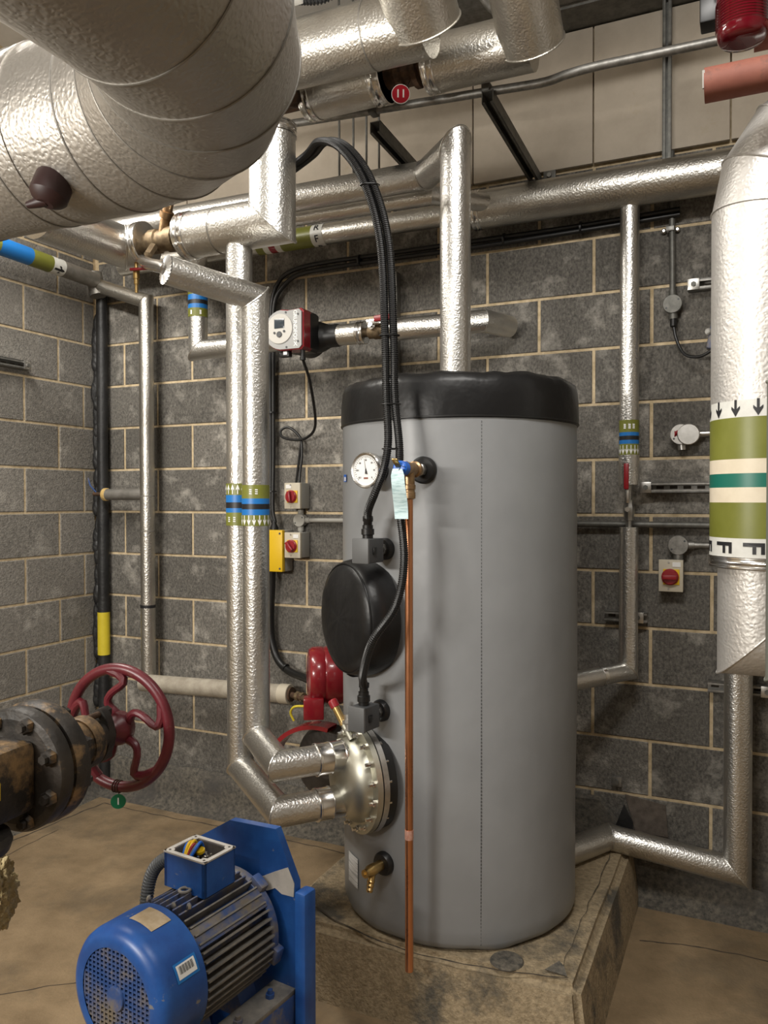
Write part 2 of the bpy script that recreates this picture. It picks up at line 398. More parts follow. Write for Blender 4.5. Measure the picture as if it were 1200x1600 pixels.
# steel beam under the ceiling over the boards
b = MB(); b.box((2.7, -.09, 3.495), (5.5, .17, .014)); b.box((2.7, -.09, 3.63), (5.5, .010, .26)); b.box((2.7, -.09, 3.745), (5.5, .17, .014))
tag(b.build('steel_beam', M_GALVD), 'dark grey steel beam running along the wall above the pale boards', 'beam')
# floor laps and cracks
def ribbon(pts, wd, seed, parent, z=.0008):
    P = resample(spline(pts, 12), .02); b = MB(); pr = None
    for i, p in enumerate(P):
        t = (P[min(i+1, len(P)-1)]-P[max(i-1, 0)]).normalized(); s = V((-t.y, t.x, 0)); j = noise.noise((p.x*14, p.y*14, seed))*.008
        w = wd*(.5+abs(noise.noise((p.x*30, p.y*30, seed+5))))
        c = b.ring([p+s*(j-w/2)+V((0, 0, z)), p+s*(j+w/2)+V((0, 0, z))])
        if pr: b.face((pr[0], pr[1], c[1], c[0]))
        pr = c
    return b.build('crack', M_CRACK, parent)
fl = bpy.data.objects['floor']
for i, (pts, wd) in enumerate([([(.14, -.9, 0), (.16, -.5, 0), (.19, -.16, 0)], .010), ([(.19, -.16, 0), (.6, -.17, 0), (1.1, -.15, 0), (1.75, -.17, 0)], .008),
                               ([(1.0, -1.6, 0), (1.35, -1.3, 0), (1.55, -1.15, 0)], .005), ([(.9, -1.9, 0), (1.4, -1.8, 0), (2.0, -1.72, 0)], .006), ([(2.9, -.35, 0), (3.2, -.30, 0), (3.6, -.33, 0)], .008),
                               ([(.25, -.85, 0), (.24, -.5, 0)], .005)]): ribbon(pts, wd, i, fl)
# dark bare patch on the back wall under the right-hand pipes
b = MB(); b.prism([(2.80, .395), (2.955, .375), (2.965, .25), (2.84, .255)], (0, -.001, 0), (1, 0, 0), (0, 0, 1), .006); b.build('bare_patch', M_PATCH, wb)
b = MB(); b.prism([(2.80, .365), (2.835, .30), (2.835, .25), (2.755, .24)], (0, -.031, 0), (1, 0, 0), (0, 0, 1), .006); b.build('bitumen_patch', M_BITU, wb)

# =================================================================== PLINTH
def plinth():
    x0, x1, y0, y1, h = 1.83, 2.83, -1.10, -.03, .22
    bm = bmesh.new(); bmesh.ops.create_cube(bm, size=1)
    for v in bm.verts: v.co = V(((x0+x1)/2+v.co.x*(x1-x0), (y0+y1)/2+v.co.y*(y1-y0), h/2+v.co.z*h))
    for v in bm.verts:
        if v.co.z < .1: v.co.x += .035*(1 if v.co.x > 2.3 else -1); v.co.y += -.035 if v.co.y < -.5 else 0
    bmesh.ops.bevel(bm, geom=[e for e in bm.edges if max(v.co.z for v in e.verts) > .1], offset=.022, segments=3, affect='EDGES')
    bmesh.ops.subdivide_edges(bm, edges=bm.edges[:], cuts=6, use_grid_fill=True)
    for v in bm.verts:
        if v.co.z > .004: v.co += V((noise.noise(v.co*6), noise.noise(v.co*6+V((9, 0, 0))), .5*noise.noise(v.co*5+V((0, 7, 0)))))*.008
    b = MB(); b.bm.free(); b.bm = bm
    r = thing('concrete_plinth', 'asphalt-covered plinth with worn rounded edges under the grey water cylinder', 'plinth', (2.33, -.56, 0))
    b.build('slab', M_PLINTH, r, ang=50)
    ribbon([(1.86, -.98, .225), (2.1, -1.075, .222), (2.35, -1.11, .214), (2.62, -1.098, .222), (2.80, -1.06, .225)], .007, 3, r, .002)
    ribbon([(2.775, -.2, .225), (2.77, -.6, .225), (2.765, -1.03, .225)], .003, 8, r, .003)
    MB().prism([(-.03, -.004), (.034, -.012), (.02, .016), (.004, .03)], (2.755, -1.045, .229), (1, .1, .0), (0, .9, .45), .004).build('lifted_flap', M_UPST, r)
    MB().lathe([(.045, 0), (.05, .004), (.046, .009)], (2.61, -1.045, .218), (0, 0, 1), 24).build('drip_stain', M_UPST, r)
plinth()

# =================================================================== HOT WATER CYLINDER
TC = V((2.335, -.695, 0)); TR = .400
def tpos(deg, z, out=0.0): a = math.radians(deg); return V((TC.x+(TR+out)*math.cos(a), TC.y+(TR+out)*math.sin(a), z))
def tn(deg): a = math.radians(deg); return V((math.cos(a), math.sin(a), 0))
def cylinder():
    r = thing('hot_water_cylinder', 'tall hot water cylinder in a grey vinyl jacket with a black lid', 'water cylinder', (TC.x, TC.y, .22))
    n, b, prev = 128, MB(), None
    zs = [.222, .226, .235, .25, .29, .36, .45, .6, .8, 1., 1.2, 1.4, 1.6, 1.75, 1.83, 1.842]
    for z in zs:
        pts = []
        for k in range(n):
            a = 2*PI*k/n; p = V((math.cos(a), math.sin(a), 0)); q = V((p.x*2.2, p.y*2.2, z*2.5))
            rr = TR-.006*max(0, (1.0-z))+.0028*noise.noise(q)+.0012*noise.noise(q*4)
            if z < .25: rr -= .02*(1-(z-.222)/.028)**2
            zz = z+(.010*noise.noise((p.x*3, p.y*3, 5)) if z < .24 else 0)
            pts.append(TC+p*rr+V((0, 0, zz)))
        cur = b.ring(pts)
        if prev: b.bridge(prev, cur)
        prev = cur
    b.build('jacket', M_JACKET, r, ang=60)
    b, prev = MB(), None
    prof = [(.398, 1.826), (.4045, 1.828), (.4055, 1.85), (.404, 1.90), (.401, 1.935), (.394, 1.955), (.375, 1.968), (.34, 1.974), (.25, 1.980), (.12, 1.984), (.05, 1.985)]
    for i, (rr, z) in enumerate(prof):
        pts = []
        for k in range(n):
            a = 2*PI*k/n; p = V((math.cos(a), math.sin(a), 0))
            wv = noise.noise((p.x*3.2, p.y*3.2, 2))*.012+noise.noise((p.x*8, p.y*8, 3))*.005
            amt = 0 if i < 3 else min(1, (i-2)/3)
            pts.append(TC+p*(rr+.004*amt*noise.noise((p.x*5, p.y*5, z*9)))+V((0, 0, z+wv*amt)))
        cur = b.ring(pts)
        if prev: b.bridge(prev, cur)
        prev = cur
    b.face(prev); b.build('lid', M_BLACKV, r, ang=60)
    b = MB(); b.tube([TC+V((math.cos(2*PI*k/96)*.4045, math.sin(2*PI*k/96)*.4045, 1.832)) for k in range(96)], .0028, 6, closed=True); b.build('lid_piping', M_BLACK, r)
    b = MB()
    for k in range(150):
        z = .25+k*.0105; p = tpos(-60.7, z, .0005-.006*max(0, 1-z)); b.box(p, (.0022, .0022, .0062))
    tag(b.build('stitched_seam', M_DGREY, r), kind='stuff')
    # labels on the jacket
    def sticker(nm, deg, z, w, h, m, lean=0):
        b = MB(); pr = None
        for k in range(7):
            a = deg+math.degrees((k/6-.5)*w/TR); zo = lean*(k/6-.5)
            c = b.ring([tpos(a, z-h/2+zo, .0035-.006*max(0, 1-z)), tpos(a, z+h/2+zo, .0035-.006*max(0, 1-z))])
            if pr: b.face((pr[0], c[0], c[1], pr[1]))
            pr = c
        return b.build(nm, m, r)
    tag(sticker('instruction_label', -130, .372, .075, .098, M_PAPER), 'white printed paper label')
    tag(sticker('barcode_sticker', -139, 1.655, .034, .024, M_BLUEP), 'small blue and white sticker')
    sticker('barcode_sticker_print', -139, 1.652, .022, .013, M_WHITE).location.z += 0
    sticker('jacket_tag', -95.5, 1.71, .006, .028, M_WHITE)
cylinder()
def grommet(parent, deg, z, R=.034):
    O = tpos(deg, z, -.004); MB().lathe([(R, 0), (R, .012), (R*.85, .020), (R*.5, .022)], O, tn(deg), 32).build('grommet', M_RUBBER, parent)
# thermometer
def thermometer():
    n = tn(-100); O = tpos(-107, 1.672); g = thing('dial_thermometer', 'round dial thermometer with white face and chrome rim on the cylinder', 'thermometer', O)
    MB().lathe([(.03, -.01), (.03, .02), (.012, .022), (.012, .05)], O, n, 32).build('stem', M_RUBBER, g)
    F = O+n*.045
    MB().lathe([(.03, 0), (.050, .006), (.053, .012), (.053, .030)], F, n, 48).build('case', M_STEEL, g)
    MB().lathe([(.0535, .022), (.0545, .028), (.0545, .036), (.051, .040), (.046, .038), (.0455, .034)], F, n, 48, caps=(False, False)).build('bezel', M_CHROME, g)
    d = MB().lathe([(.0465, .0345), (.0001, .0346)], F, n, 48, caps=(False, False)).build('dial', M_DIAL, g)
    t, e0, e1 = basis(n, (0, 0, 1)); e1 = -e1     # e0 up, e1 to the viewer's right side
    ex = e0.cross(n).normalized() * -1
    C0 = F+n*.0352
    def fn(x, y): return C0+ex*x+e0*y
    for k in range(31):
        a = math.radians(225-270*k/30); L = .006 if k % 3 == 0 else .0035
        c, s = math.cos(a), math.sin(a); w = .0006
        flat('tick', [(c*.042-s*w, s*.042+c*w), (c*.042+s*w, s*.042-c*w), (c*(.042-L)+s*w, s*(.042-L)-c*w), (c*(.042-L)-s*w, s*(.042-L)+c*w)], [(0, 1, 2, 3)], fn, M_BANDK, d)
    for k, tx in enumerate(('0', '20', '40', '60', '80', '100', '120')):
        a = math.radians(225-270*k/6); vs, fs = text_poly(tx, .0075)
        flat('numeral', [(x+math.cos(a)*.031, y+math.sin(a)*.031) for x, y in vs], fs, fn, M_BANDK, d)
    flat('maker_mark', [(-.008, -.026), (.008, -.026), (.008, -.021), (-.008, -.021)], [(0, 1, 2, 3)], fn, M_ROXIDE, d)
    C0 = F+n*.0362
    flat('needle', [(-.0008, .0), (.0008, 0), (.0062, .035), (.0055, .035)], [(0, 1, 2, 3)], fn, M_BANDK, g)
    flat('needle_tail', [(-.007, -.012), (.003, -.010), (.0015, .006), (-.001, .006)], [(0, 1, 2, 3)], fn, M_BANDK, g)
thermometer()
# thermostat boxes
def thermostat(deg, z, label):
    n = tn(-100); O = tpos(deg, z); g = thing('thermostat_box', label, 'thermostat', O, 0, 'grey thermostat boxes on the cylinder')
    grommet(g, deg, z)
    MB().lathe([(.014, 0), (.014, .018), (.019, .018), (.019, .032), (.012, .032), (.012, .05)], O, n, 8).build('pocket_nut', M_STEEL, g)
    t, e0, e1 = basis(n, (0, 0, 1)); R = Matrix((e1, n, e0)).transposed()
    c = O+n*.088
    MB().box(c, (.058, .076, .072), R, .004).build('body', M_DGREY, g)
    MB().box(c+n*.040, (.060, .010, .075), R, .003).build('cover', M_MGREY, g)
    MB().box(c+e1*.0295-e0*.018-n*.012, (.002, .022, .018), R).build('rating_label', M_WHITE, g)
    MB().box(c+e1*.0295+e0*.012-n*.004, (.002, .03, .02), R).build('side_panel', M_BLACK, g)
    MB().box(c-e1*.031+n*.012, (.006, .016, .022), R, .002).build('knob', M_BLACK, g)
    MB().lathe([(.016, 0), (.016, .012), (.0195, .014), (.0195, .03), (.016, .032), (.016, .042)], c+e0*.034+n*.005, e0, 20).build('gland', M_BLACK, g)
    return c+e0*.072+n*.005
TOP1 = thermostat(-104.5, 1.432, 'dark grey thermostat box under the dial thermometer, above the black manhole cover')
TOP2 = thermostat(-107.0, .930, 'dark grey thermostat box just above the bolted zinc flange')
# black insulated manhole cover
def manhole():
    n = tn(-126); O = tpos(-118, 1.213, -.03); g = thing('manhole_cover', 'black padded round cover bulging from the side of the grey cylinder', 'cover', O)
    MB().lathe([(.180, 0), (.184, .03), (.184, .06), (.179, .083), (.172, .094), (.168, .098)], O, n, 72, caps=(True, False)).build('gusset', M_BLACKV, g, ang=70)
    b = MB(); prev = None; N = 72; t, e0, e1 = basis(n)
    for (rr, h) in [(.168, .098), (.160, .106), (.14, .113), (.10, .118), (.05, .120), (.012, .121)]:
        cur = b.ring([O+n*(h+.0025*noise.noise((math.cos(2*PI*k/N)*3, math.sin(2*PI*k/N)*3, rr*20)))+(e0*math.cos(2*PI*k/N)+e1*math.sin(2*PI*k/N))*rr for k in range(N)])
        if prev: b.bridge(prev, cur)
        prev = cur
    b.face(prev); b.build('front_panel', M_BLACKV, g, ang=70)
    b = MB(); b.tube([O+n*.097+(e0*math.cos(2*PI*k/72)+e1*math.sin(2*PI*k/72))*.170 for k in range(72)], .003, 6, closed=True); b.build('stitched_piping', M_BLACKV, g)
    f = wrapper(O+n*.05, n, .1855, -V((0, 0, 1)))
    flat('drawcord_flap', [(-.03, -.03), (.02, -.03), (.02, .03), (-.03, .03)], [(0, 1, 2, 3)], f, M_BLACK, g, 3)
manhole()
# bolted flange with dome head
FN = tn(-128); FO = V((2.137, -1.062, .702)); FT, FU, FS = basis(FN, (0, 0, 1))
def flange():
    g = thing('flanged_coil_head', 'zinc-plated domed head bolted to the lower side of the grey cylinder', 'flange', FO)
    MB().cyl(FO-FN*.05, FO-FN*.02, .158, n=64).build('grommet', M_RUBBER, g)
    MB().cyl(FO-FN*.02, FO-FN*.002, .166, n=64).build('flange_ring', M_STEEL, g)
    MB().cyl(FO-FN*.002, FO+FN*.002, .161, n=64).build('gasket', M_BLACK, g)
    MB().cyl(FO+FN*.002, FO+FN*.020, .166, n=64).build('flange_ring', M_ZINC, g)
    MB().lathe([(.132, .018), (.130, .032), (.120, .050), (.100, .066), (.07, .078), (.03, .084), (.0005, .085)], FO, FN, 64).build('dome', M_ZINC, g, ang=70)
    b = MB(); b.lathe([(.006, -.034), (.0105, -.032), (.0105, -.021), (.006, -.020), (.006, .019), (.0105, .020), (.0105, .028), (.006, .030), (.006, .042)], (0, 0, 0), (0, 0, 1), 6)
    me = b.mesh('bolt', M_CHROME)
    for k in range(16):
        a = 2*PI*(k+.5)/16; inst('bolt', me, g, frameM(FO+(FU*math.cos(a)+FS*math.sin(a))*.149, FN))
    # air vent with red cap
    v = thing('air_vent', 'small brass air vent with a red cap beside the zinc flange', 'air vent', FO+FN*.04+FU*.125)
    d = (FU*.80-FS*.0+V((-.55, .1, 0))).normalized(); p = FO+FN*.035+FU*.130-FS*.01
    MB().lathe([(.010, 0), (.010, .035), (.012, .036), (.012, .055)], p, d, 12).build('stem', M_ZINC, v)
    MB().lathe([(.009, .05), (.0135, .052), (.0135, .060), (.012, .062), (.012, .115)], p, d, 20).build('body', M_BRASS, v)
    MB().lathe([(.015, .112), (.0155, .134), (.012, .138)], p, d, 20).build('cap', M_RED, v)
    MB().lathe([(.013, 0), (.013, .02), (.020, .022), (.020, .034), (.013, .036), (.013, .05)], FO+FU*.155+FN*.04+FS*.035*0, V((-.2, .2, 1)), 8).build('union', M_STEEL, v)
flange()
# relief valve with paper tag, copper discharge pipe
def relief():
    n = tn(-92); O = tpos(-85.5, 1.672); g = thing('relief_valve', 'bronze relief valve with a blue collar and gold lever', 'valve', O)
    grommet(g, -85.5, 1.672, .041)
    MB().lathe([(.014, 0), (.014, .02), (.020, .022), (.020, .038), (.016, .04), (.016, .10)], O, n, 8).build('nipple', M_STEEL, g)
    MB().lathe([(.020, .055), (.024, .06), (.024, .070), (.019, .074), (.019, .13), (.022, .132), (.022, .14)], O, n, 28).build('tee_body', M_GUN, g)
    MB().lathe([(.0215, .138), (.0215, .165), (.017, .170)], O, n, 28).build('collar', M_BLUEP, g)
    MB().box(O+n*.180+V((-.002, 0, .012)), (.016, .045, .006), Matrix.Rotation(-.6, 3, 'X'), .002).build('lever', M_YEL if 0 else M_BRASS, g)
    c = O+n*.105
    MB().lathe([(.017, -.005), (.017, -.045), (.0195, -.047), (.0195, -.058), (.017, -.06), (.017, -.066), (.019, -.068), (.019, -.085), (.0135, -.088)], c, (0, 0, 1), 28).build('outlet', M_GUN, g)
    t = thing('paper_tag', 'pale blue curled paper tag hanging from the relief valve', 'tag', O+n*.19+V((-.02, 0, -.01)))
    b = MB(); pr = None; base = O+n*.180+V((.002, -.006, -.002)); ex = V((.91, .42, 0))
    for k in range(15):
        s = k/14; z = -.140*s; off = .010*math.sin(s*5)+.012*s*s; w = .019-.006*(1-min(1, s*8)); sh = .012*s
        c2 = b.ring([base+ex*(-w+sh)+V((.3*off, -.9*off, z)), base+ex*(w+sh)+V((.3*off, -.9*off-.003*math.sin(s*7), z)), base+ex*(w+sh)+V((.3*off, -.9*off-.003*math.sin(s*7)+.0008, z)), base+ex*(-w+sh)+V((.3*off, -.9*off+.0008, z))])
        if pr: b.bridge(pr, c2)
        pr = c2
    b.build('sheet', M_TAGP, t)
    MB().tube([base+V((.004, 0, -.005)), base+V((.01, .004, .008)), base+V((.02, .012, .004))], .001, 6).build('string', M_BLACK, t)
    p = thing('copper_discharge_pipe', 'long bare copper pipe hanging down in front of the grey cylinder', 'pipe', (c.x, c.y, .205))
    MB().lathe([(.0118, 0), (.0118, c.z-.08-.215)], (c.x, c.y, .215), (0, 0, 1), 28).build('tube', M_COPPER, p)
    MB().lathe([(.0127, 0), (.0129, .002), (.0129, .026), (.0127, .028)], (c.x, c.y, .60), (0, 0, 1), 28).build('printed_wrap', mat('pink_print_tape', (.55, .25, .18), (.7, .42, .34), .4, .4, scale=90), p)
relief()
def drain():
    n = tn(-104); O = tpos(-105.5, .455, -.004); g = thing('drain_cock', 'brass drain cock low on the grey cylinder', 'drain cock', O)
    grommet(g, -105.5, .455, .036)
    MB().lathe([(.012, 0), (.012, .02), (.016, .022), (.016, .05), (.018, .052), (.018, .075), (.013, .085), (.013, .098)], O, n, 20).build('body', M_BRASS, g)
    MB().lathe([(.006, .09), (.006, .104)], O, n, 4).build('spindle', M_BRASS, g)
    d = (n*.45+V((.12, 0, -1))).normalized()
    MB().lathe([(.012, 0), (.011, .03), (.013, .034), (.010, .040), (.012, .046), (.009, .052), (.011, .058), (.008, .064)], O+n*.06, d, 16).build('hose_tail', M_BRASS, g)
drain()
# corrugated conduits
def conduit(name, label, pts, r, end=None):
    P = resample(spline(pts, 24), .0015)
    rr = [r if (i % 4) in (0, 1) else r*.84 for i in range(len(P))]
    g = thing(name, label, 'conduit', P[-1], 0, 'black corrugated conduits to the cylinder')
    MB().tube(P, rr, 10).build('corrugated_sleeve', M_RUBBER, g, ang=20)
    d = (P[-1]-P[-14]).normalized()
    MB().lathe([(r*1.25, 0), (r*1.25, .012), (r*1.05, .014), (r*1.05, .026)], P[-1]-d*.03, d, 16).build('end_fitting', M_BLACK, g)
    return g
s = V((.0112, .005, 0))
A0 = [(1.70, -.85, 2.735), (1.88, -.935, 2.755), (2.0, -1.05, 2.735), (2.12, -1.13, 2.66), (2.215, -1.16, 2.53), (2.275, -1.175, 2.34), (2.302, -1.20, 2.06), (2.308, -1.205, 1.88)]
conduit('corrugated_conduit', 'black corrugated conduit curving down to the thermostat under the thermometer',
        [V(p)-s for p in A0]+[(2.308, -1.222, 1.755), (2.300, -1.236, 1.67), (2.272, -1.234, 1.605), (2.238, -1.208, 1.555), TOP1+V((.005, -.009, .022)), TOP1], .0125)
g = conduit('corrugated_conduit', 'black corrugated conduit looping past the black cover to the lower thermostat',
        [V(p)+s for p in A0]+[(2.338, -1.21, 1.73), (2.345, -1.235, 1.60), (2.372, -1.255, 1.42), (2.362, -1.29, 1.29), (2.30, -1.31, 1.19), (2.240, -1.25, 1.08), TOP2+V((.004, -.006, .025)), TOP2], .0125)
for p in ((2.221, -1.162, 2.52), (2.3025, -1.20, 2.06), (2.308, -1.205, 1.86), (2.318, -1.216, 1.73)):
    pp = [V(p)+V((.91*math.cos(a)*.029, .42*math.cos(a)*.029, 0))+V((.42*math.sin(a)*.0155, -.91*math.sin(a)*.0155, 0)) for a in [2*PI*k/20 for k in range(20)]]
    MB().tube(pp, .002, 6, closed=True).build('cable_tie', M_BLACK, g)

# =================================================================== PIPES TO THE FLANGE
GD = 'pair of foil-clad pipes feeding the flange'
F_u = FO+FN*.055+V((0, 0, .080)); F_l = FO+FN*.055+V((0, 0, -.060))
E_u = F_u+FN*.215; E_l = F_l+FN*.215
rv = clad('foil_clad_pipe', 'foil-clad drop pipe, right one of the twin pipes, feeding the upper flange inlet', [(1.600, -1.33, 2.30), (1.745, -1.06, 2.26), (1.745, -1.06, .785), E_u, F_u], .045, M_FOIL, group=GD)
collar(rv, F_u+FN*.10, F_u+FN*.005, .0485, M_TAPE, 'foil_collar')
b = MB(); dcap = (V((1.600, -1.33, 2.30))-V((1.745, -1.06, 2.26))).normalized(); t, e0, e1 = basis(dcap); O = V((1.600, -1.33, 2.30))
ring_o = b.ring([O+dcap*(.002 if k % 2 else .006)+(e0*math.cos(2*PI*k/48)+e1*math.sin(2*PI*k/48))*.0465 for k in range(48)])
ring_i = b.ring([O+dcap*(.006 if k % 2 else .012)+(e0*math.cos(2*PI*k/48)+e1*math.sin(2*PI*k/48))*.018 for k in range(48)])
b.bridge(ring_o, ring_i); b.build('pleated_foil_end', M_ALU, rv, ang=5)
MB().tube(spline([(1.60, -1.33, 2.30), (1.55, -1.29, 2.325), (1.36, -1.13, 2.40), (1.24, -1.03, 2.455)], 6), .021, 20).build('foil_wrapped_branch', M_TAPE, rv)
RF = V((.45, -.89, 0))
bands(rv, (1.745, -1.06, 0), (0, 0, 1), .0465, [(1.588, 1.633, M_BANDG), (1.570, 1.588, M_BANDB), (1.552, 1.570, M_BANDK), (1.533, 1.552, M_BANDB), (1.497, 1.533, M_BANDG)])
arrows(rv, (1.745, -1.06, 1.515), (0, 0, 1), .0475, RF, .034, .0185, 9, M_WHITE, sx=.36)
def ticks(parent, O, r, ref, z, us, h=.004):
    f = wrapper(O, (0, 0, 1), r, ref)
    for u in us:
        for k in range(3): flat('print_mark', [(u-.0045+.001*(k % 2), z+k*.0065), (u+.0045, z+k*.0065), (u+.0045, z+k*.0065+h*.8), (u-.0045, z+k*.0065+h)], [(0, 1, 2, 3)], f, M_WHITE, parent)
ticks(rv, (1.745, -1.06, 0), .0475, RF, 1.602, (-.012, .008))
lv = clad('foil_clad_pipe', 'foil-clad drop pipe, left one of the twin pipes, feeding the lower flange inlet', [(1.640, -1.0, 2.47), (1.637, -1.0, .65), E_l, F_l], .0455, M_FOIL, group=GD)
collar(lv, F_l+FN*.10, F_l+FN*.005, .049, M_TAPE, 'foil_collar')
bands(lv, (1.638, -1.0, 0), (0, 0, 1), .047, [(1.600, 1.640, M_BANDG), (1.575, 1.600, M_BANDB), (1.555, 1.575, M_BANDK), (1.540, 1.555, M_BANDB), (1.495, 1.540, M_BANDG)])
arrows(lv, (1.638, -1.0, 1.620), (0, 0, 1), .048, RF, .034, .0185, 9, M_WHITE, True, sx=.36)
ticks(lv, (1.638, -1.0, 0), .048, RF, 1.508, (-.034, -.012))

# =================================================================== VALVE LINE UNDER THE BIG DUCT-SIZED PIPE
vl = clad('foil_clad_pipe', 'wide foil-clad pipe with an upright elbow beside the bronze strainer', [(1.405, -1.0, 2.528), (1.777, -1.0, 2.528), (1.777, -1.0, 2.85)], .079, M_FOIL, cat='pipe')
collar(vl, (1.405, -1.0, 2.528), (1.45, -1.0, 2.528), .081, M_TAPE, 'end_collar'); collar(vl, (1.777, -1.0, 2.81), (1.777, -1.0, 2.85), .081, M_TAPE, 'end_collar')
collar(vl, (1.558, -1.0, 2.528), (1.563, -1.0, 2.528), .0805, M_GLAG, 'joint', False)
MB().tube([(1.777, -1.0, 2.84), (1.777, -1.0, 2.95), (1.78, -.8, 3.03)], .035, 16).build('bare_stub', M_RUST, vl)
fp = clad('foil_clad_pipe', 'wide foil-clad elbow leading from under the large pipe to the bronze strainer', [(1.13, -1.40, 2.515), (1.13, -1.0, 2.525), (1.235, -1.0, 2.527)], .076, M_FOIL)
collar(fp, (1.205, -1.0, 2.526), (1.235, -1.0, 2.527), .078, M_TAPE, 'end_collar'); collar(fp, (1.13, -1.41, 2.515), (1.13, -1.395, 2.515), .077, M_TAPE, 'end_disc', False)
def strainer():
    g = thing('bronze_strainer', 'aged bronze Y-strainer with a red-handled valve between foil-clad pipes', 'strainer', (1.32, -1.0, 2.527))
    MB().lathe([(.034, 0), (.036, .03), (.044, .032), (.044, .065), (.038, .07), (.040, .11), (.046, .112), (.046, .145), (.034, .15), (.034, .19)], (1.225, -1.0, 2.527), (1, 0, 0), 12).build('body', M_OLDBR, g)
    MB().lathe([(.020, 0), (.020, .05), (.026, .052), (.026, .075), (.018, .078), (.018, .11), (.024, .112), (.024, .13)], (1.32, -1.01, 2.55), (.42, -.25, .85), 12).build('bonnet', M_GUN, g)
    MB().lathe([(.018, 0), (.030, .004), (.033, .02), (.024, .034)], V((1.32, -1.01, 2.55))+V((.42, -.25, .85)).normalized()*.128, (.42, -.25, .85), 10).build('handwheel', M_DRED, g)
    MB().cyl((1.29, -1.03, 2.50), (1.29, -1.06, 2.46), .016, n=6).build('test_point', M_OLDBR, g)
strainer()
def cock():
    g = thing('drain_valve', 'tiny brass drain valve with red lever hanging under the foil elbow', 'valve', (1.20, -1.02, 2.36))
    MB().lathe([(.006, 0), (.006, .03), (.009, .031), (.009, .05), (.012, .051), (.012, .085), (.007, .09), (.007, .11)], (1.20, -1.02, 2.345), (0, 0, 1), 10).build('body', M_BRASS, g)
    MB().box((1.225, -1.035, 2.425), (.07, .010, .010), Matrix.Rotation(.2, 3, 'Z'), .002).build('lever', M_RED, g)
cock()
# big elbow pipe overhead
bx, by, bz, br, rb = 2.449, -2.027, 2.371, .18, .376
PB = [(.05, by, bz), (1.62, by, bz), (1.86, by, bz)]+[tuple(p) for p in arc((bx-rb, by-rb, bz), (0, 1, 0), (1, 0, 0), .0, PI/2, 5, rb)]
PB = [p for i, p in enumerate(PB)]+[(bx, by-rb-.55, bz)]
big = clad('large_clad_pipe', 'very large clad pipe bending overhead with a segmented elbow at upper left', PB, br, M_CLAD, n=72, bead=.0022, beadm=M_GLAG)
collar(big, (1.90, by, bz), (1.915, by, bz), br+.003, M_CLAD, 'joint_band', False)
def plug():
    p = V((1.975, -2.13, 2.205)); d = V((-.15, -.35, -1)).normalized()
    g = thing('capped_tapping', 'dark red capped tapping on the underside of the large overhead pipe', 'plug', p)
    MB().lathe([(.038, -.03), (.038, .012), (.032, .02), (.020, .028), (.016, .03)], p, d, 24).build('cup', M_MAROON, g)
    MB().lathe([(.012, 0), (.011, .02), (.008, .04), (.007, .045)], p+d*.02, (-1, -.2, -.15), 14).build('nozzle', M_MAROON, g)
plug()

# =================================================================== HIGH LEVEL PIPES ALONG THE BACK
pa = clad('foil_clad_pipe', 'thick foil-clad pipe highest in the row, mitred upwards beside the large pipe', [(1.2, -1.1, 3.015), (2.385, -1.1, 2.995)], .098, M_FOILD)
clad('', '', [(2.375, -1.10, 2.985), (2.375, -1.10-.8*.6, 2.985+.6*.6)], .106, M_FOILD, parent=pa)
MB().tube([V((2.375, -1.10, 2.985))+(V((1, 0, 0))*math.cos(2*PI*k/40)+V((0, .6, .8))*math.sin(2*PI*k/40))*.107 for k in range(40)], .003, 6, closed=True).build('seam_bead', M_FOILD, pa)
collar(pa, (2.20, -1.1, 2.998), (2.204, -1.1, 2.998), .0995, M_GLAG, 'joint', False)
pbp = clad('foil_clad_pipe', 'foil-clad pipe with mitred upward end to the right of the red number tag', [(2.262, -.8, 3.038), (2.62, -.8, 3.035)], .088, M_FOILD)
clad('', '', [(2.622, -.81, 3.02), (2.622, -.81-.8*.6, 3.02+.6*.6)], .100, M_FOILD, parent=pbp)
MB().tube([V((2.622, -.81, 3.02))+(V((1, 0, 0))*math.cos(2*PI*k/40)+V((0, .6, .8))*math.sin(2*PI*k/40))*.101 for k in range(40)], .003, 6, closed=True).build('seam_bead', M_FOILD, pbp)
collar(pbp, (2.262, -.8, 3.038), (2.305, -.8, 3.038), .0905, M_TAPE, 'end_collar')
pbl = clad('foil_clad_pipe', 'short foil-clad pipe length to the left of the red number tag', [(1.795, -.8, 3.038), (2.115, -.8, 3.038)], .086, M_FOILD)
collar(pbl, (1.795, -.8, 3.038), (1.84, -.8, 3.038), .0885, M_TAPE, 'end_collar'); collar(pbl, (2.065, -.8, 3.038), (2.115, -.8, 3.038), .0885, M_TAPE, 'end_collar')
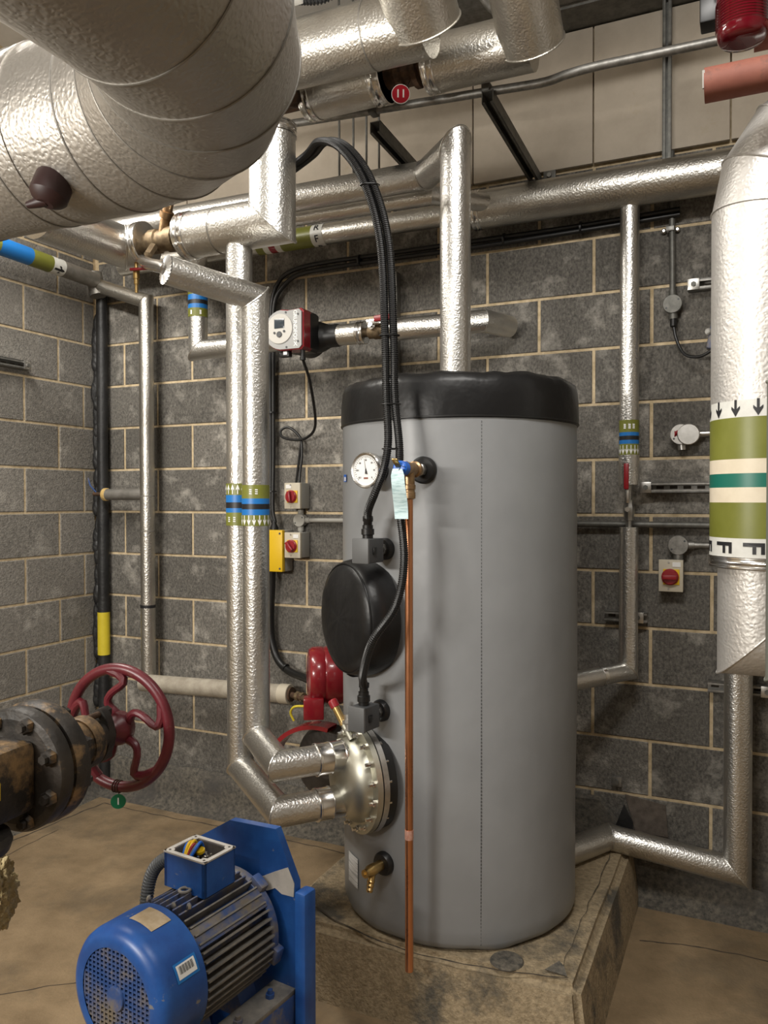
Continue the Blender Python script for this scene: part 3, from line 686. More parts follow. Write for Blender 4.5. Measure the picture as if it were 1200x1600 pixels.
def rustvalve():
    g = thing('rusty_valve', 'rusty bare valve body between two foil-clad pipes overhead', 'valve', (2.19, -.8, 3.038))
    MB().lathe([(.045, 0), (.045, .05), (.060, .052), (.060, .07), (.050, .075), (.050, .11), (.062, .112), (.062, .13), (.045, .132), (.045, .16)], (2.105, -.8, 3.038), (1, 0, 0), 14).build('body', M_RUST, g)
    MB().lathe([(.02, 0), (.02, .03), (.028, .032), (.028, .05)], (2.17, -.82, 3.085), (0, -.3, 1), 6).build('bonnet', M_RUST, g)
    MB().cyl((2.172, -.82, 3.0), (2.172, -.83, 2.96), .012, n=8).build('lug', M_RUST, g)
    MB().cyl((1.45, -.8, 3.038), (1.80, -.8, 3.038), .042, n=20).build('bare_pipe', M_RUST, g)
    t = thing('valve_tag', 'round red tag numbered 11 hanging from the rusty valve', 'tag', (2.182, -.85, 2.94))
    n = V((.42, -.90, -.1)).normalized(); O = V((2.186, -.85, 2.938))
    MB().lathe([(.029, 0), (.029, .002)], O, n, 32).build('disc', M_REDTAG, t)
    MB().lathe([(.031, -.001), (.031, .0012)], O, n, 32).build('rim', M_WHITE, t)
    vs, fs = text_poly('11', .036); tt, e0, e1 = basis(n, (0, 0, 1)); ex = e0.cross(n)
    flat('number', vs, fs, lambda x, y: O+n*.0026+ex*x+e0*y, M_WHITE, t)
    MB().tube([(2.20, -.83, 2.965), (2.205, -.82, 2.99), (2.20, -.80, 3.01)], .0012, 6).build('cord', M_BLACK, t)
rustvalve()
clad('foil_clad_pipe', 'foil-clad riser rising from the cylinder lid, mitred back along the wall', [(2.322, -.69, 1.96), (2.322, -.69, 2.80), (2.135, -.50, 2.805), (.6, -.50, 2.815)], .053, M_FOIL)
clad('foil_clad_pipe', 'thin foil-clad pipe tucked just below the riser branch near the ceiling', [(.5, -.35, 2.80), (2.10, -.35, 2.787), (2.28, -.16, 2.79)], .036, M_FOIL)
hd = clad('foil_clad_pipe', 'long foil-clad header pipe running along the top of the back wall', [(2.20, -.12, 2.785), (4.3, -.12, 2.785)], .077, M_FOILD)
collar(hd, (2.20, -.12, 2.785), (2.235, -.12, 2.785), .079, M_TAPE, 'end_collar')
re = clad('foil_clad_pipe', 'narrow foil-clad pipe with green code band continuing left of the header', [(.3, -.12, 2.785), (2.20, -.12, 2.787)], .046, M_FOILD)
bands(re, (0, -.12, 2.786), (1, 0, 0), .0475, [(1.14, 1.18, M_BANDG), (1.18, 1.21, M_BANDW), (1.21, 1.245, M_DRED), (1.245, 1.275, M_BANDW), (1.275, 1.44, M_BANDG), (1.44, 1.50, M_BANDW)])
f = wrapper((1.47, -.12, 2.786), (1, 0, 0), .0485, (.0, -.8, -.6))
for k in range(-2, 3):
    vs, fs = text_poly('FR'[k % 2], .046); flat('letter', [(-y+k*.055, x) for x, y in vs], fs, f, M_BANDK, re, 1)
# right wall drop to the tank
rp = clad('foil_clad_pipe', 'slim foil-clad pipe dropping down the back wall right of the cylinder', [(2.824, -.10, 2.72), (2.824, -.10, 1.64)], .036, M_FOIL)
bands(rp, (2.824, -.10, 0), (0, 0, 1), .0375, [(1.842, 1.889, M_BANDG), (1.828, 1.842, M_BANDB), (1.812, 1.828, M_BANDK), (1.797, 1.812, M_BANDB), (1.753, 1.797, M_BANDG)])
arrows(rp, (2.824, -.10, 1.774), (0, 0, 1), .0385, (.12, -.99, 0), .036, .0155, 8, M_WHITE, sx=.34)
ticks(rp, (2.824, -.10, 0), .0385, (.12, -.99, 0), 1.855, (-.016, .002, .018), .006)
collar(rp, (2.824, -.10, 1.64), (2.824, -.10, 1.755), .039, M_FOIL, 'sleeve', False)
rp2 = clad('foil_clad_pipe', 'foil-clad pipe below the red lever valve, elbowing into the cylinder side', [(2.824, -.10, 1.475), (2.824, -.10, .915), (2.60, -.42, .905)], .0355, M_FOIL)
collar(rp2, (2.745, -.213, .912), (2.735, -.227, .911), .0375, M_TAPE, 'joint_band', False)
def levervalve():
    g = thing('lever_valve', 'small chrome ball valve with red lever between two foil-clad pipe ends', 'valve', (2.824, -.10, 1.55))
    MB().lathe([(.012, 0), (.012, .03), (.019, .032), (.019, .05), (.022, .06), (.022, .085), (.019, .09), (.019, .11), (.013, .112), (.013, .17)], (2.824, -.10, 1.47), (0, 0, 1), 8).build('body', M_STEEL, g)
    MB().box((2.822, -.136, 1.600), (.016, .004, .06), None, .001).build('lever_plate', M_CHROME, g)
    MB().box((2.820, -.143, 1.672), (.019, .010, .100), None, .004).build('lever_grip', M_RED, g)
    MB().cyl((2.824, -.12, 1.545), (2.824, -.145, 1.545), .010, n=6).build('nut', M_CHROME, g)
levervalve()
lp = clad('foil_clad_pipe', 'foil-clad pipe running low along the wall from the cylinder to the right', [(2.58, -.46, .27), (2.755, -.14, .268), (3.216, -.10, .205), (3.216, -.10, 1.6)], .049, M_FOIL)
# pump line behind
pl = clad('foil_clad_pipe', 'foil-clad pipe run with red lever to the right of the circulator pump', [(1.86, -.2, 2.306), (2.27, -.2, 2.306), (2.33, -.05, 2.306)], .046, M_FOIL)
collar(pl, (1.86, -.2, 2.306), (1.885, -.2, 2.306), .0475, M_TAPE, 'end_collar')
pl2 = clad('foil_clad_pipe', 'foil-clad upright elbow left of the pump with blue and green code band', [(1.40, -.2, 2.306), (.842, -.2, 2.30), (.842, -.2, 2.78)], .045, M_FOIL)
bands(pl2, (.842, -.2, 0), (0, 0, 1), .0465, [(2.455, 2.495, M_BANDG), (2.495, 2.515, M_BANDB), (2.515, 2.535, M_BANDK), (2.535, 2.56, M_BANDB), (2.56, 2.60, M_BANDG)])
ticks(pl2, (.842, -.2, 0), .0475, (.5, -.86, 0), 2.464, (-.028, .018), .008)
pl3 = clad('foil_clad_pipe', 'short foil-clad sleeve between the pump and the chrome lever valve', [(1.60, -.2, 2.306), (1.735, -.2, 2.306)], .046, M_FOILD)
collar(pl3, (1.70, -.2, 2.306), (1.737, -.2, 2.306), .0475, M_TAPE, 'end_collar')
def pumpvalve():
    g = thing('lever_valve', 'chrome ball valve with red lever on the pipe beside the circulator pump', 'valve', (1.79, -.2, 2.306))
    MB().lathe([(.02, 0), (.02, .02), (.030, .022), (.030, .04), (.034, .05), (.034, .075), (.030, .08), (.030, .10), (.02, .102), (.02, .125)], (1.733, -.2, 2.306), (1, 0, 0), 12).build('body', M_OLDBR, g)
    MB().lathe([(.018, 0), (.018, .014), (.010, .016), (.010, .026)], (1.785, -.232, 2.322), (0, -1, .15), 6).build('stem_nut', M_CHROME, g)
    MB().box((1.80, -.252, 2.338), (.070, .004, .022), Matrix.Rotation(-.05, 3, 'Y'), .001).build('lever_plate', M_CHROME, g)
    MB().box((1.850, -.256, 2.350), (.095, .012, .026), Matrix.Rotation(-.05, 3, 'Y'), .004).build('lever_grip', M_RED, g)
pumpvalve()
def pump():
    c = V((1.45, -.2, 2.306)); g = thing('circulator_pump', 'red and black circulator pump with silver control face on the back wall', 'pump', c)
    MB().lathe([(.05, -.13), (.052, -.10), (.052, -.085), (.060, -.08), (.072, -.04), (.074, -.02), (.066, .02), (.054, .05), (.050, .06), (.050, .10), (.048, .11)], c+V((.05, 0, 0)), (1, 0, 0), 28).build('volute', M_BLACK, g)
    MB().lathe([(.085, 0), (.085, .05), (.078, .075)], c+V((0, .03, 0)), (0, -1, 0), 40).build('stator', M_BLACK, g)
    F0 = V((1.438, -.385, 2.31))
    def dshape(s):
        pts = [(.088*s, .082*s-.012), (.088*s-.012, .082*s), (.02*s, .078*s)]
        pts += [(-.01*s+.084*s*math.cos(a), .084*s*math.sin(a)) for a in [math.radians(d) for d in range(95, 268, 12)]]
        pts += [(.02*s, -.084*s), (.088*s-.012, -.084*s), (.088*s, -.084*s+.012)]
        return pts
    MB().prism(dshape(1.03)[::-1], F0+V((.006, .13, 0)), (1, 0, 0), (0, 0, 1), .07).build('motor_back', M_BLACK, g)
    MB().prism(dshape(1.06)[::-1], F0+V((.004, .062, 0)), (1, 0, 0), (0, 0, 1), .008)
    MB().prism(dshape(1.05), F0+V((.003, .075, 0)), (1, 0, 0), (0, 0, 1), .070).build('red_housing', M_DRED, g)
    fa = MB().prism(dshape(1.0), F0+V((0, .006, 0)), (1, 0, 0), (0, 0, 1), .010).build('face_plate', M_PLATE, g)
    MB().lathe([(.064, 0), (.064, .003), (.062, .004)], F0+V((-.018, -.004, .004)), (0, -1, 0), 40).build('round_panel', M_PLATE2, fa)
    MB().box(F0+V((-.018, -.008, .026)), (.050, .004, .040), None, .001).build('screen', M_SCREEN, fa)
    for dx, dz, r in ((-.018, -.020, .013), (-.042, -.012, .005), (.006, -.008, .005)):
        MB().lathe([(r, 0), (r, .004), (r*.9, .005)], F0+V((dx, -.007, dz)), (0, -1, 0), 20).build('button', M_DGREY, fa)
    for dx, dz in ((.072, .060), (.072, -.055), (-.084, -.01), (.012, .072), (.015, -.076)):
        MB().lathe([(.0045, 0), (.0045, .003)], F0+V((dx, -.003, dz)), (0, -1, 0), 10).build('screw', M_DGREY, fa)
    vs, fs = text_poly('GRUNDFOS', .026)
    flat('brand_lettering', vs, fs, lambda x, y: F0+V((.058+y, -.0048, -x*.92+.014)), M_WHITE, fa)
    vs, fs = text_poly('X', .026); flat('brand_mark', vs, fs, lambda x, y: F0+V((.060+x, -.0048, y-.066)), M_WHITE, fa)
    MB().lathe([(.010, 0), (.010, .03), (.013, .031), (.013, .045)], F0+V((.075, .03, -.085)), (0, 0, -1), 12).build('cable_gland', M_BLACK, g)
    MB().box(F0+V((-.01, .03, -.10)), (.05, .03, .025), None, .004).build('terminal_block', M_BLACK, g)
    MB().box(F0+V((.0, .012, -.098)), (.018, .006, .014)).build('warning_tab', M_WHITE, g)
    w = thing('power_cable', 'thin black cable looping from the pump down to the upper isolator', 'cable', (1.255, -.04, 1.665))
    P = [F0+V((.075, .03, -.125)), F0+V((.06, .12, -.22)), (1.44, -.12, 1.93), (1.36, -.06, 1.875), (1.28, -.05, 1.868), (1.215, -.045, 1.885), (1.205, -.04, 1.915), (1.24, -.035, 1.93), (1.29, -.035, 1.90), (1.315, -.035, 1.86), (1.315, -.032, 1.78), (1.305, -.03, 1.72), (1.300, -.03, 1.665)]
    MB().tube(spline(P, 8), .0065, 10).build('sheath', M_BLACK, w)
    MB().tube(spline([(1.315, -.036, 1.86), (1.300, -.036, 1.76), (1.285, -.034, 1.665)], 8), .0055, 10).build('second_core', M_BLACK, w)
pump()
# =================================================================== LEFT CORNER PIPES
cp = clad('lagged_pipe', 'dull grey lagged pipe running down the back wall beside the corner', [(.12, -1.9, 2.78), (.12, -.13, 2.735)], .040, M_GLAG, cat='pipe')
cp['label'] = 'grey pipe along the left wall with blue and green code band'
bands(cp, (.12, -.13, 2.735), (0, -1, .0254), .0415, [(.225, .30, M_BANDW), (.30, .42, M_BANDG), (.42, .60, M_BANDB), (.60, .8, M_BANDG)])
f = wrapper(V((.12, -.13, 2.735))+V((0, -1, .0254))*.262, (0, -1, .0254), .0425, (.8, 0, -.6))
for k in (-.085, 0, .085): flat('arrow', [(k+x*.04, y*.062) for x, y in ARROW[0]], ARROW[1], f, M_BANDK, cp)
cp2 = clad('lagged_pipe', 'foil-clad upright pipe on the back wall next to the left corner', [(.11, -.10, 2.715), (.437, -.10, 2.60), (.440, -.10, .68)], .037, M_FOILD, bead=.002)
collar(cp2, (.085, -.10, 2.78), (.115, -.10, 2.66), .042, M_GLAG, 'elbow_cap', False)
for z in (1.60, 1.42): collar(cp2, (.440, -.10, z), (.440, -.10, z+.006), .0382, M_GLAG, 'joint', False)
collar(cp2, (.438, -.10, 1.03), (.438, -.10, 1.045), .039, M_BANDK, 'tape_band', False)
br = clad('lagged_branch', 'short grey lagged branch with foam end by the black corner pipe', [(.165, -.10, 1.612), (.440, -.10, 1.612)], .030, M_GLAG, cat='pipe')
MB().lathe([(.012, 0), (.034, .002), (.034, .018), (.028, .024)], (.150, -.10, 1.612), (1, 0, 0), 20).build('foam_end', M_FOAM, br)
MB().cyl((.075, -.10, 1.616), (.16, -.10, 1.612), .010, n=12).build('bare_pipe', M_RUST, br)
MB().tube([(.09, -.10, 1.625), (.07, -.12, 1.66), (.055, -.12, 1.70)], .004, 8).build('wire_tail', M_BLUED, br)
bc = thing('black_corner_pipe', 'black tarred vertical pipe in the room corner with a yellow band', 'pipe', (.085, -.045, 0))
b = MB(); P = [(.085, -.045, .05+.05*k) for k in range(54)]; b.tube(P, [.029*(1+.10*noise.noise((k*.8, 1, 1))) for k in range(54)], 16); b.build('tarred_pipe', M_BITU, bc)
bands(bc, (.085, -.045, 0), (0, 0, 1), .0325, [(.75, .98, M_YELP)])
b = MB()
for k in range(40):
    z = .5+k*.052; b.sphere((.030+random.uniform(-.006, .012), -.022+random.uniform(-.012, .006), z), .028, (.9, .9, 1.5+random.random()), 10, 8)
b.build('tar_smears', M_BITU, bc)
ol = clad('old_lagged_pipe', 'old cloth-lagged pipe running low along the back wall', [(.42, -.12, .645), (1.295, -.12, .674)], .043, M_OLDLAG, cat='pipe')
MB().lathe([(.046, 0), (.046, .05), (.044, .052)], (1.25, -.12, .6725), (1, 0, .03), 32).build('end_tape', M_BEIGE, ol)
MB().lathe([(.03, 0), (.034, .004), (.034, .012), (.02, .014)], (1.30, -.12, .674), (1, 0, .03), 16).build('end_washer', M_RUST, ol)
MB().cyl((1.29, -.12, .674), (1.50, -.20, .675), .014, n=14).build('bare_pipe', M_RUST, ol)
MB().lathe([(.018, 0), (.022, .002), (.022, .02), (.018, .022), (.018, .035), (.023, .037), (.023, .05)], (1.345, -.135, .674), (1, -.3, 0), 8).build('union', M_OLDBR, ol)
# red circulator behind the cylinder
def redpump():
    g = thing('red_pump', 'shiny dark red pump half hidden behind the left side of the grey cylinder', 'pump', (1.62, -.3, .60))
    ax = V((.82, .55, 0)).normalized(); O = V((1.535, -.36, .83))
    MB().lathe([(.085, 0), (.112, .006), (.122, .02), (.124, .06), (.120, .07), (.124, .08), (.124, .14), (.120, .15), (.124, .16), (.124, .24), (.1, .25)], O, ax, 48).build('motor_shell', M_DRED, g)
    MB().box((1.60, -.42, .715), (.085, .07, .09), Matrix.Rotation(.5, 3, 'Z'), .006).build('terminal_box', M_DRED, g)
    MB().tube(spline([(1.575, -.45, .725), (1.53, -.46, .72), (1.505, -.45, .69), (1.515, -.44, .655)], 6), .005, 8).build('earth_wire', M_YELP, g)
    P = [V((1.60, -.38, .44))+V((math.cos(a)*.22, math.cos(a)*.02, math.sin(a)*.19)) for a in [math.radians(d) for d in range(75, 178, 6)]]
    b = MB(); prev = None
    for p in P:
        o = (p-V((1.60, -.38, .44))).normalized()
        c = b.ring([p-o*.012+V((0, -.03, 0)), p+o*.006+V((0, -.03, 0)), p+o*.006+V((0, .05, 0)), p-o*.012+V((0, .05, 0))])
        if prev: b.bridge(prev, c)
        prev = c
    b.build('casing_rim', M_DRED, g)
    MB().lathe([(.05, 0), (.15, .02), (.17, .06), (.1, .1)], (1.62, -.36, .45), (0, 1, 0), 32).build('volute', M_VALVD, g)
redpump()

# =================================================================== WALL SWITCHGEAR
def isolator(x, z, w, h, label, d=.062, knob=0, back=True):
    g = thing('isolator_switch', label, 'switch', (x, -.006, z), 0, 'red and yellow isolator switches')
    MB().box((x, -.006-d*.42, z), (w, d*.84, h), None, .003).build('back_box', M_GPLA, g)
    MB().box((x, -.006-d*.9, z), (w+.002, d*.2, h+.002), None, .003).build('cover', M_BEIGE, g)
    y = -.006-d
    MB().box((x+.002, y-.002, z-.004), (w*.68, .005, w*.68), None, .001).build('yellow_plate', M_YEL, g)
    k = MB().lathe([(w*.36, 0), (w*.36, .006), (w*.30, .010), (w*.30, .014)], (x-.002, y-.004, z-.004), (0, -1, 0), 32).build('knob', M_RED, g)
    MB().box((x-.002, y-.024, z-.004), (w*.60, .02, w*.20), Matrix.Rotation(knob, 3, 'Y'), .004).build('knob_grip', M_RED, k)
    for s in (-1, 1): MB().lathe([(.004, 0), (.004, .002)], (x-.008, y, z+s*h*.42), (0, -1, 0), 10).build('screw', M_STEEL, g)
    MB().box((x+w*.24 if knob < 1 else x-w*.22, y-.001, z+h*.36), (w*.34, .002, h*.15)).build('label_plate', M_WHITE, g)
isolator(1.300, 1.602, .084, .120, 'beige isolator with red knob under the pump, upper of the two', .09, 1.45)
isolator(1.300, 1.370, .084, .118, 'beige isolator with red knob beside the yellow box, lower of the two', .09, .9)
isolator(2.975, 1.288, .088, .122, 'beige isolator with red knob on the right-hand wall', .05, 0)
def jbox(x, z, r, label, spurs, m=M_GALV, open_=False):
    g = thing('conduit_box', label, 'junction box', (x, -.006, z), 0, 'round galvanised conduit boxes')
    MB().lathe([(r*.94, 0), (r*.94, .028), (r, .029), (r, .034), (r*.95, .036)], (x, -.006, z), (0, -1, 0), 32).build('box', m, g)
    for a in (.6, .6+PI): MB().lathe([(.004, 0), (.004, .003)], (x+math.cos(a)*r*.75, -.04, z+math.sin(a)*r*.75), (0, -1, 0), 8).build('screw', M_DGREY, g)
    for p, rr in spurs:
        p = V(p); o = V((x, -.022, z)); d = (p-o).normalized()
        MB().cyl(o+d*r*.8, o+d*(r+.02), rr*1.3, n=16).build('spout', m, g)
        MB().cyl(o+d*(r+.01), p, rr, n=16).build('conduit', m, g)
    if open_:
        MB().lathe([(r*1.02, 0), (r*1.02, .004), (r*.95, .006)], (x+.028, -.046, z-.002), (.05, -1, .05), 32).build('loose_lid', M_STEEL, g)
        for k in range(5): MB().tube(spline([(x-.024+.006*k, -.03, z-.015), (x-.020+.004*k, -.05, z+.004*k), (x-.022+.007*k, -.035, z+.018)], 5), .0022, 6).build('wire', M_RED, g)
jbox(1.303, 1.486, .031, 'round grey conduit box between the two left isolators', [((1.303, -.022, 1.425), .011), ((1.303, -.022, 1.545), .011), ((1.95, -.022, 1.487), .0105)], M_GPLA)
jbox(2.975, 2.338, .036, 'round grey conduit box hanging on a vertical conduit at upper right', [((2.968, -.022, 2.93), .0115), ((2.978, -.022, 2.285), .012)], M_GALVD)
jbox(3.008, 1.834, .040, 'open round conduit box with loose lid and red wires showing', [((3.5, -.022, 1.838), .0125), ((3.012, -.022, 1.775), .012)], M_STEEL, True)
jbox(3.000, 1.406, .038, 'round grey conduit box right above the right-hand isolator', [((3.5, -.022, 1.408), .0125), ((3.0, -.022, 1.35), .014)])
b = MB().cyl((2.45, -.030, 1.484), (3.6, -.030, 1.484), .0125, n=16); tag(b.build('wall_conduit', M_GALVD), 'grey conduit running level across the wall behind the lever valve pipe', 'conduit')
for i, (x, z) in enumerate(((2.945, 2.63), (2.985, 2.632))): pass
sd = thing('saddle_clip', 'small pale saddle clip on the upright conduit at upper right', 'clip', (2.965, -.01, 2.63))
MB().box((2.965, -.036, 2.63), (.03, .004, .018), None, .001).build('strap', M_GALV, sd)
for dx in (-.025, .025): MB().lathe([(.010, 0), (.010, .006), (.005, .01)], (2.965+dx, -.007, 2.63), (0, -1, 0), 12).build('screw', M_STEEL, sd)
fx = thing('flexible_cable', 'thin black cable hanging from the upper right conduit box', 'cable', (2.978, -.022, 2.27))
MB().lathe([(.013, 0), (.013, .035), (.009, .04)], (2.978, -.024, 2.29), (0, 0, -1), 12).build('gland', M_BLACK, fx)
MB().tube(spline([(2.978, -.024, 2.26), (2.99, -.03, 2.20), (3.02, -.05, 2.14), (3.07, -.08, 2.12), (3.115, -.10, 2.135), (3.14, -.1, 2.17)], 8), .006, 10).build('sheath', M_BLACK, fx)
bv = thing('blue_actuator', 'small blue fitting peeping from behind the tall banded pipe', 'fitting', (3.13, -.08, 2.19))
MB().box((3.135, -.08, 2.20), (.05, .06, .12), Matrix.Rotation(.2, 3, 'Y'), .008).build('housing', M_BLUED, bv)
MB().lathe([(.012, 0), (.012, .006), (.006, .008)], (3.108, -.112, 2.205), (0, -1, 0), 16).build('screw', M_GALV, bv)
yb = thing('yellow_box', 'yellow fronted electrical box half hidden by the twin foil pipes', 'electrical box', (1.19, -.006, 1.34))
MB().box((1.196, -.04, 1.341), (.105, .07, .196), None, .004).build('back_box', M_GPLA, yb)
MB().box((1.196, -.088, 1.341), (.105, .028, .198), None, .005).build('cover', M_YEL, yb)
for z in (1.258, 1.424): MB().lathe([(.005, 0), (.005, .002)], (1.235, -.102, z), (0, -1, 0), 10).build('screw', M_DGREY, yb)
MB().lathe([(.02, 0), (.02, .012), (.012, .03), (.012, .045)], (1.178, -.06, 1.439), (0, 0, 1), 12).build('gland', M_BLACK, yb)
# black cables
for k, (dx, dy) in enumerate(((0, 0), (.024, -.004))):
    P = [(3.0, -.03, 2.70-.02*k), (2.6, -.03, 2.69-.02*k), (2.226, -.03, 2.690-.022*k), (1.746, -.03, 2.690-.022*k), (1.42, -.03, 2.690-.022*k), (1.27, -.03, 2.675-.024*k), (1.19+dx*.7, -.03, 2.63-.024*k), (1.150+dx, -.03+dy, 2.53), (1.140+dx, -.03+dy, 2.3), (1.140+dx*.8, -.03+dy, 1.8), (1.150+dx*.6, -.045, 1.55), (1.172+dx*.4, -.06, 1.475)] if k == 0 else \
        [(3.0, -.03, 2.68), (2.6, -.03, 2.67), (2.226, -.03, 2.664), (1.746, -.03, 2.664), (1.42, -.03, 2.66), (1.29, -.03, 2.648), (1.21, -.03, 2.60), (1.166, -.034, 2.52), (1.160, -.034, 2.3), (1.158, -.034, 1.8), (1.163, -.05, 1.55), (1.182, -.06, 1.475)]
    c = thing('black_cable', ('upper' if k == 0 else 'lower')+' of the two black cables arching along the back wall', 'cable', P[-1], 0, 'black cables on the back wall')
    MB().tube(spline(P, 8), .0105, 12).build('sheath', M_BLACK, c)
    if k == 0:
        for q in ((1.150, -.032, 2.0), (1.148, -.034, 1.62)): MB().lathe([(.026, 0), (.026, .007)], q, (0, 0, 1), 16).build('cable_tie', M_BLACK, c)
        for q in ((1.62, -.03, 2.677), (2.3, -.03, 2.679), (2.62, -.03, 2.682)): MB().lathe([(.026, 0), (.026, .007)], q, (1, 0, 0), 16).build('cable_tie', M_BLACK, c)
c = thing('black_cable', 'black cable from the yellow box curving down into the red pump', 'cable', (1.15, -.06, 1.2), 0, 'black cables on the back wall')
MB().tube(spline([(1.165, -.06, 1.245), (1.155, -.05, 1.15), (1.142, -.04, 1.0), (1.150, -.04, .90), (1.19, -.05, .815), (1.27, -.08, .772), (1.40, -.15, .765), (1.57, -.28, .768)], 8), .0185, 14).build('sheath', M_BLACK, c)
MB().lathe([(.0205, 0), (.0205, .006)], (1.245, -.07, .785), (1, -.3, -.4), 16).build('cable_tie', M_BLACK, c)
# strut channels
def strut(name, label, p0, p1, w=.041, d=.041, out=(0, -1, 0), m=M_GALV, slots=True, plate=None):
    p0, p1, out = V(p0), V(p1), V(out); t = (p1-p0).normalized(); s = t.cross(out).normalized(); L = (p1-p0).length
    g = thing(name, label, 'bracket', p0)
    R = Matrix((t, s, out)).transposed(); c = (p0+p1)/2
    b = MB(); th = .003
    b.box(c+out*th/2, (L, w, th), R)
    for q in (-1, 1):
        b.box(c+s*q*(w/2-th/2)+out*d/2, (L, th, d), R); b.box(c+s*q*(w/2-.006)+out*(d-th/2), (L, .010, th), R)
    b.build('channel', m, g)
    if slots:
        me = MB().box((0, 0, 0), (.028, .012, .001)).mesh('slot', M_CRACK)
        for k in range(int(L/.05)):
            o = inst('slot', me, g, Matrix.Translation(p0+t*(.025+.05*k)+out*(th+.0006)) @ R.to_4x4())
    if plate:
        q = p0+t*plate; MB().box(q+out*(d+.003), (.042, .042, .006), R, .001).build('square_washer', M_STEEL, g)
        MB().lathe([(.010, 0), (.010, .007)], q+out*(d+.005), out, 6).build('bolt', M_GALVD, g)
    return g
strut('strut_channel', 'short slotted steel channel at top right behind the tall banded pipe', (3.03, -.006, 2.402), (3.35, -.006, 2.402), plate=.022)
strut('strut_channel', 'slotted steel channel beside the red lever valve pipe', (2.855, -.006, 1.630), (3.35, -.006, 1.630), plate=.025)
strut('strut_channel', 'short steel channel behind the slim pipe elbow', (2.722, -.006, 1.116), (2.885, -.006, 1.116), d=.03, plate=.13)
strut('strut_channel', 'steel channel with bolted washer behind the low right-hand riser', (3.108, -.006, .868), (3.45, -.006, .868), d=.035, plate=.205)
strut('strut_channel', 'black slotted channel on the left wall beneath the grey pipe', (.006, -.48, 2.240), (.006, -.95, 2.240), out=(1, 0, 0), m=M_GALVD, plate=.02)
aw = thing('anchor_plate', 'small square anchor plate on the wall low beside the cylinder', 'plate', (2.768, -.006, .445))
MB().box((2.768, -.010, .445), (.040, .008, .040), None, .001).build('washer', M_GALV, aw); MB().lathe([(.010, 0), (.010, .01)], (2.768, -.014, .445), (0, -1, 0), 6).build('bolt', M_GALVD, aw)
strut('cantilever_bracket', 'diagonal-looking steel cantilever arm carrying the conduit near the ceiling', (2.44, -.02, 2.925), (2.44, -.70, 2.965), out=(0, 0, -1), slots=False, m=M_GALVD)
ap = thing('anchor_plate', 'small square bolted plate on the wall at the end of the cantilever arm', 'plate', (2.49, -.03, 2.91))
MB().box((2.495, -.026, 2.915), (.05, .008, .04), None, .001).build('washer', M_GALVD, ap); MB().lathe([(.010, 0), (.010, .01)], (2.495, -.03, 2.915), (0, -1, 0), 6).build('bolt', M_GALV, ap)
strut('strut_channel', 'upright steel channel on the wall behind the black conduits', (1.795, -.006, 1.95), (1.795, -.006, 2.60), slots=False)
strut('cantilever_bracket', 'short dark steel arm under the overhead pipes left of the riser', (2.02, -.30, 2.925), (2.02, -.70, 2.945), out=(0, 0, -1), slots=False, m=M_GALVD)
strut('hanger_strut', 'upright dark steel channel in front of the pale boards', (2.955, -.05, 2.86), (2.955, -.05, 3.50), slots=False, m=M_GALVD, w=.032, d=.03)
for i, (x, lab) in enumerate(((1.662, 'leftmost'), (1.729, 'second from left'), (1.79, 'third from left'), (1.848, 'rightmost'))):
    g = thing('hanger_rod', lab+' of the four thin threaded rods near the black conduit top', 'rod', (x, -.30, 2.84), 0, 'threaded hanger rods')
    MB().cyl((x, -.30, 2.82), (x, -.30, 3.75), .005, n=8).build('rod', M_GALVD, g); MB().lathe([(.009, 0), (.009, .008)], (x, -.30, 2.85), (0, 0, 1), 6).build('nut', M_GALVD, g)
P = spline([(1.3, -.67, 3.045), (1.7, -.67, 3.018), (2.1, -.67, 2.995), (2.45, -.67, 2.975), (2.62, -.67, 2.966), (2.70, -.67, 2.975), (2.79, -.67, 2.980), (2.95, -.67, 2.978), (3.2, -.67, 2.975), (3.6, -.67, 2.975)], 8)
cu = thing('overhead_conduit', 'long grey conduit crossing the boards on the cantilever arm', 'conduit', (2.45, -.67, 2.97))
MB().tube(P, .0145, 16).build('conduit', M_GALV, cu)
for x in (2.43, 2.0): MB().box((x, -.67, 2.985 if x > 2.2 else 3.0), (.03, .05, .034), None, .006).build('clip', M_GALVD, cu)
oc = thing('overhead_conduit', 'grey conduit clipped high along the steel beam', 'conduit', (2.7, -.2, 3.52))
MB().cyl((1.9, -.20, 3.545), (4.4, -.20, 3.545), .022, n=18).build('conduit', M_GALV, oc); MB().cyl((1.9, -.20, 3.60), (4.4, -.20, 3.60), .016, n=18).build('conduit', M_GALV, oc)
MB().box((2.60, -.20, 3.555), (.04, .06, .10), None, .006).build('clip', M_STEEL, oc)
tt = thing('cable_tray', 'grey steel tray overhead between the two mitred pipe ends', 'tray', (2.4, -.95, 3.2))
MB().box((2.3, -.62, 3.30), (1.9, .22, .004)).build('base', M_GALV, tt); MB().box((2.3, -.73, 3.315), (1.9, .004, .04)).build('lip', M_GALV, tt); MB().box((2.3, -.51, 3.315), (1.9, .004, .04)).build('lip', M_GALV, tt)
MB().tube(spline([(2.35, -.80, 3.42), (2.40, -.78, 3.33), (2.47, -.74, 3.22), (2.53, -.74, 3.17), (2.53, -.74, 3.14)], 6), .022, 14).build('bent_conduit', M_GALV, tt)
fc = thing('flexible_conduit', 'dark ribbed flexible conduit at the top behind the large pipe', 'conduit', (1.97, -1.15, 3.16))
Pf = resample(spline([(1.75, -1.10, 3.22), (1.95, -1.14, 3.155), (2.06, -1.12, 3.15), (2.2, -1.10, 3.24)], 20), .0025)
MB().tube(Pf, [.021 if i % 4 < 2 else .017 for i in range(len(Pf))], 14).build('ribbed_sleeve', M_DGREY, fc, ang=20)
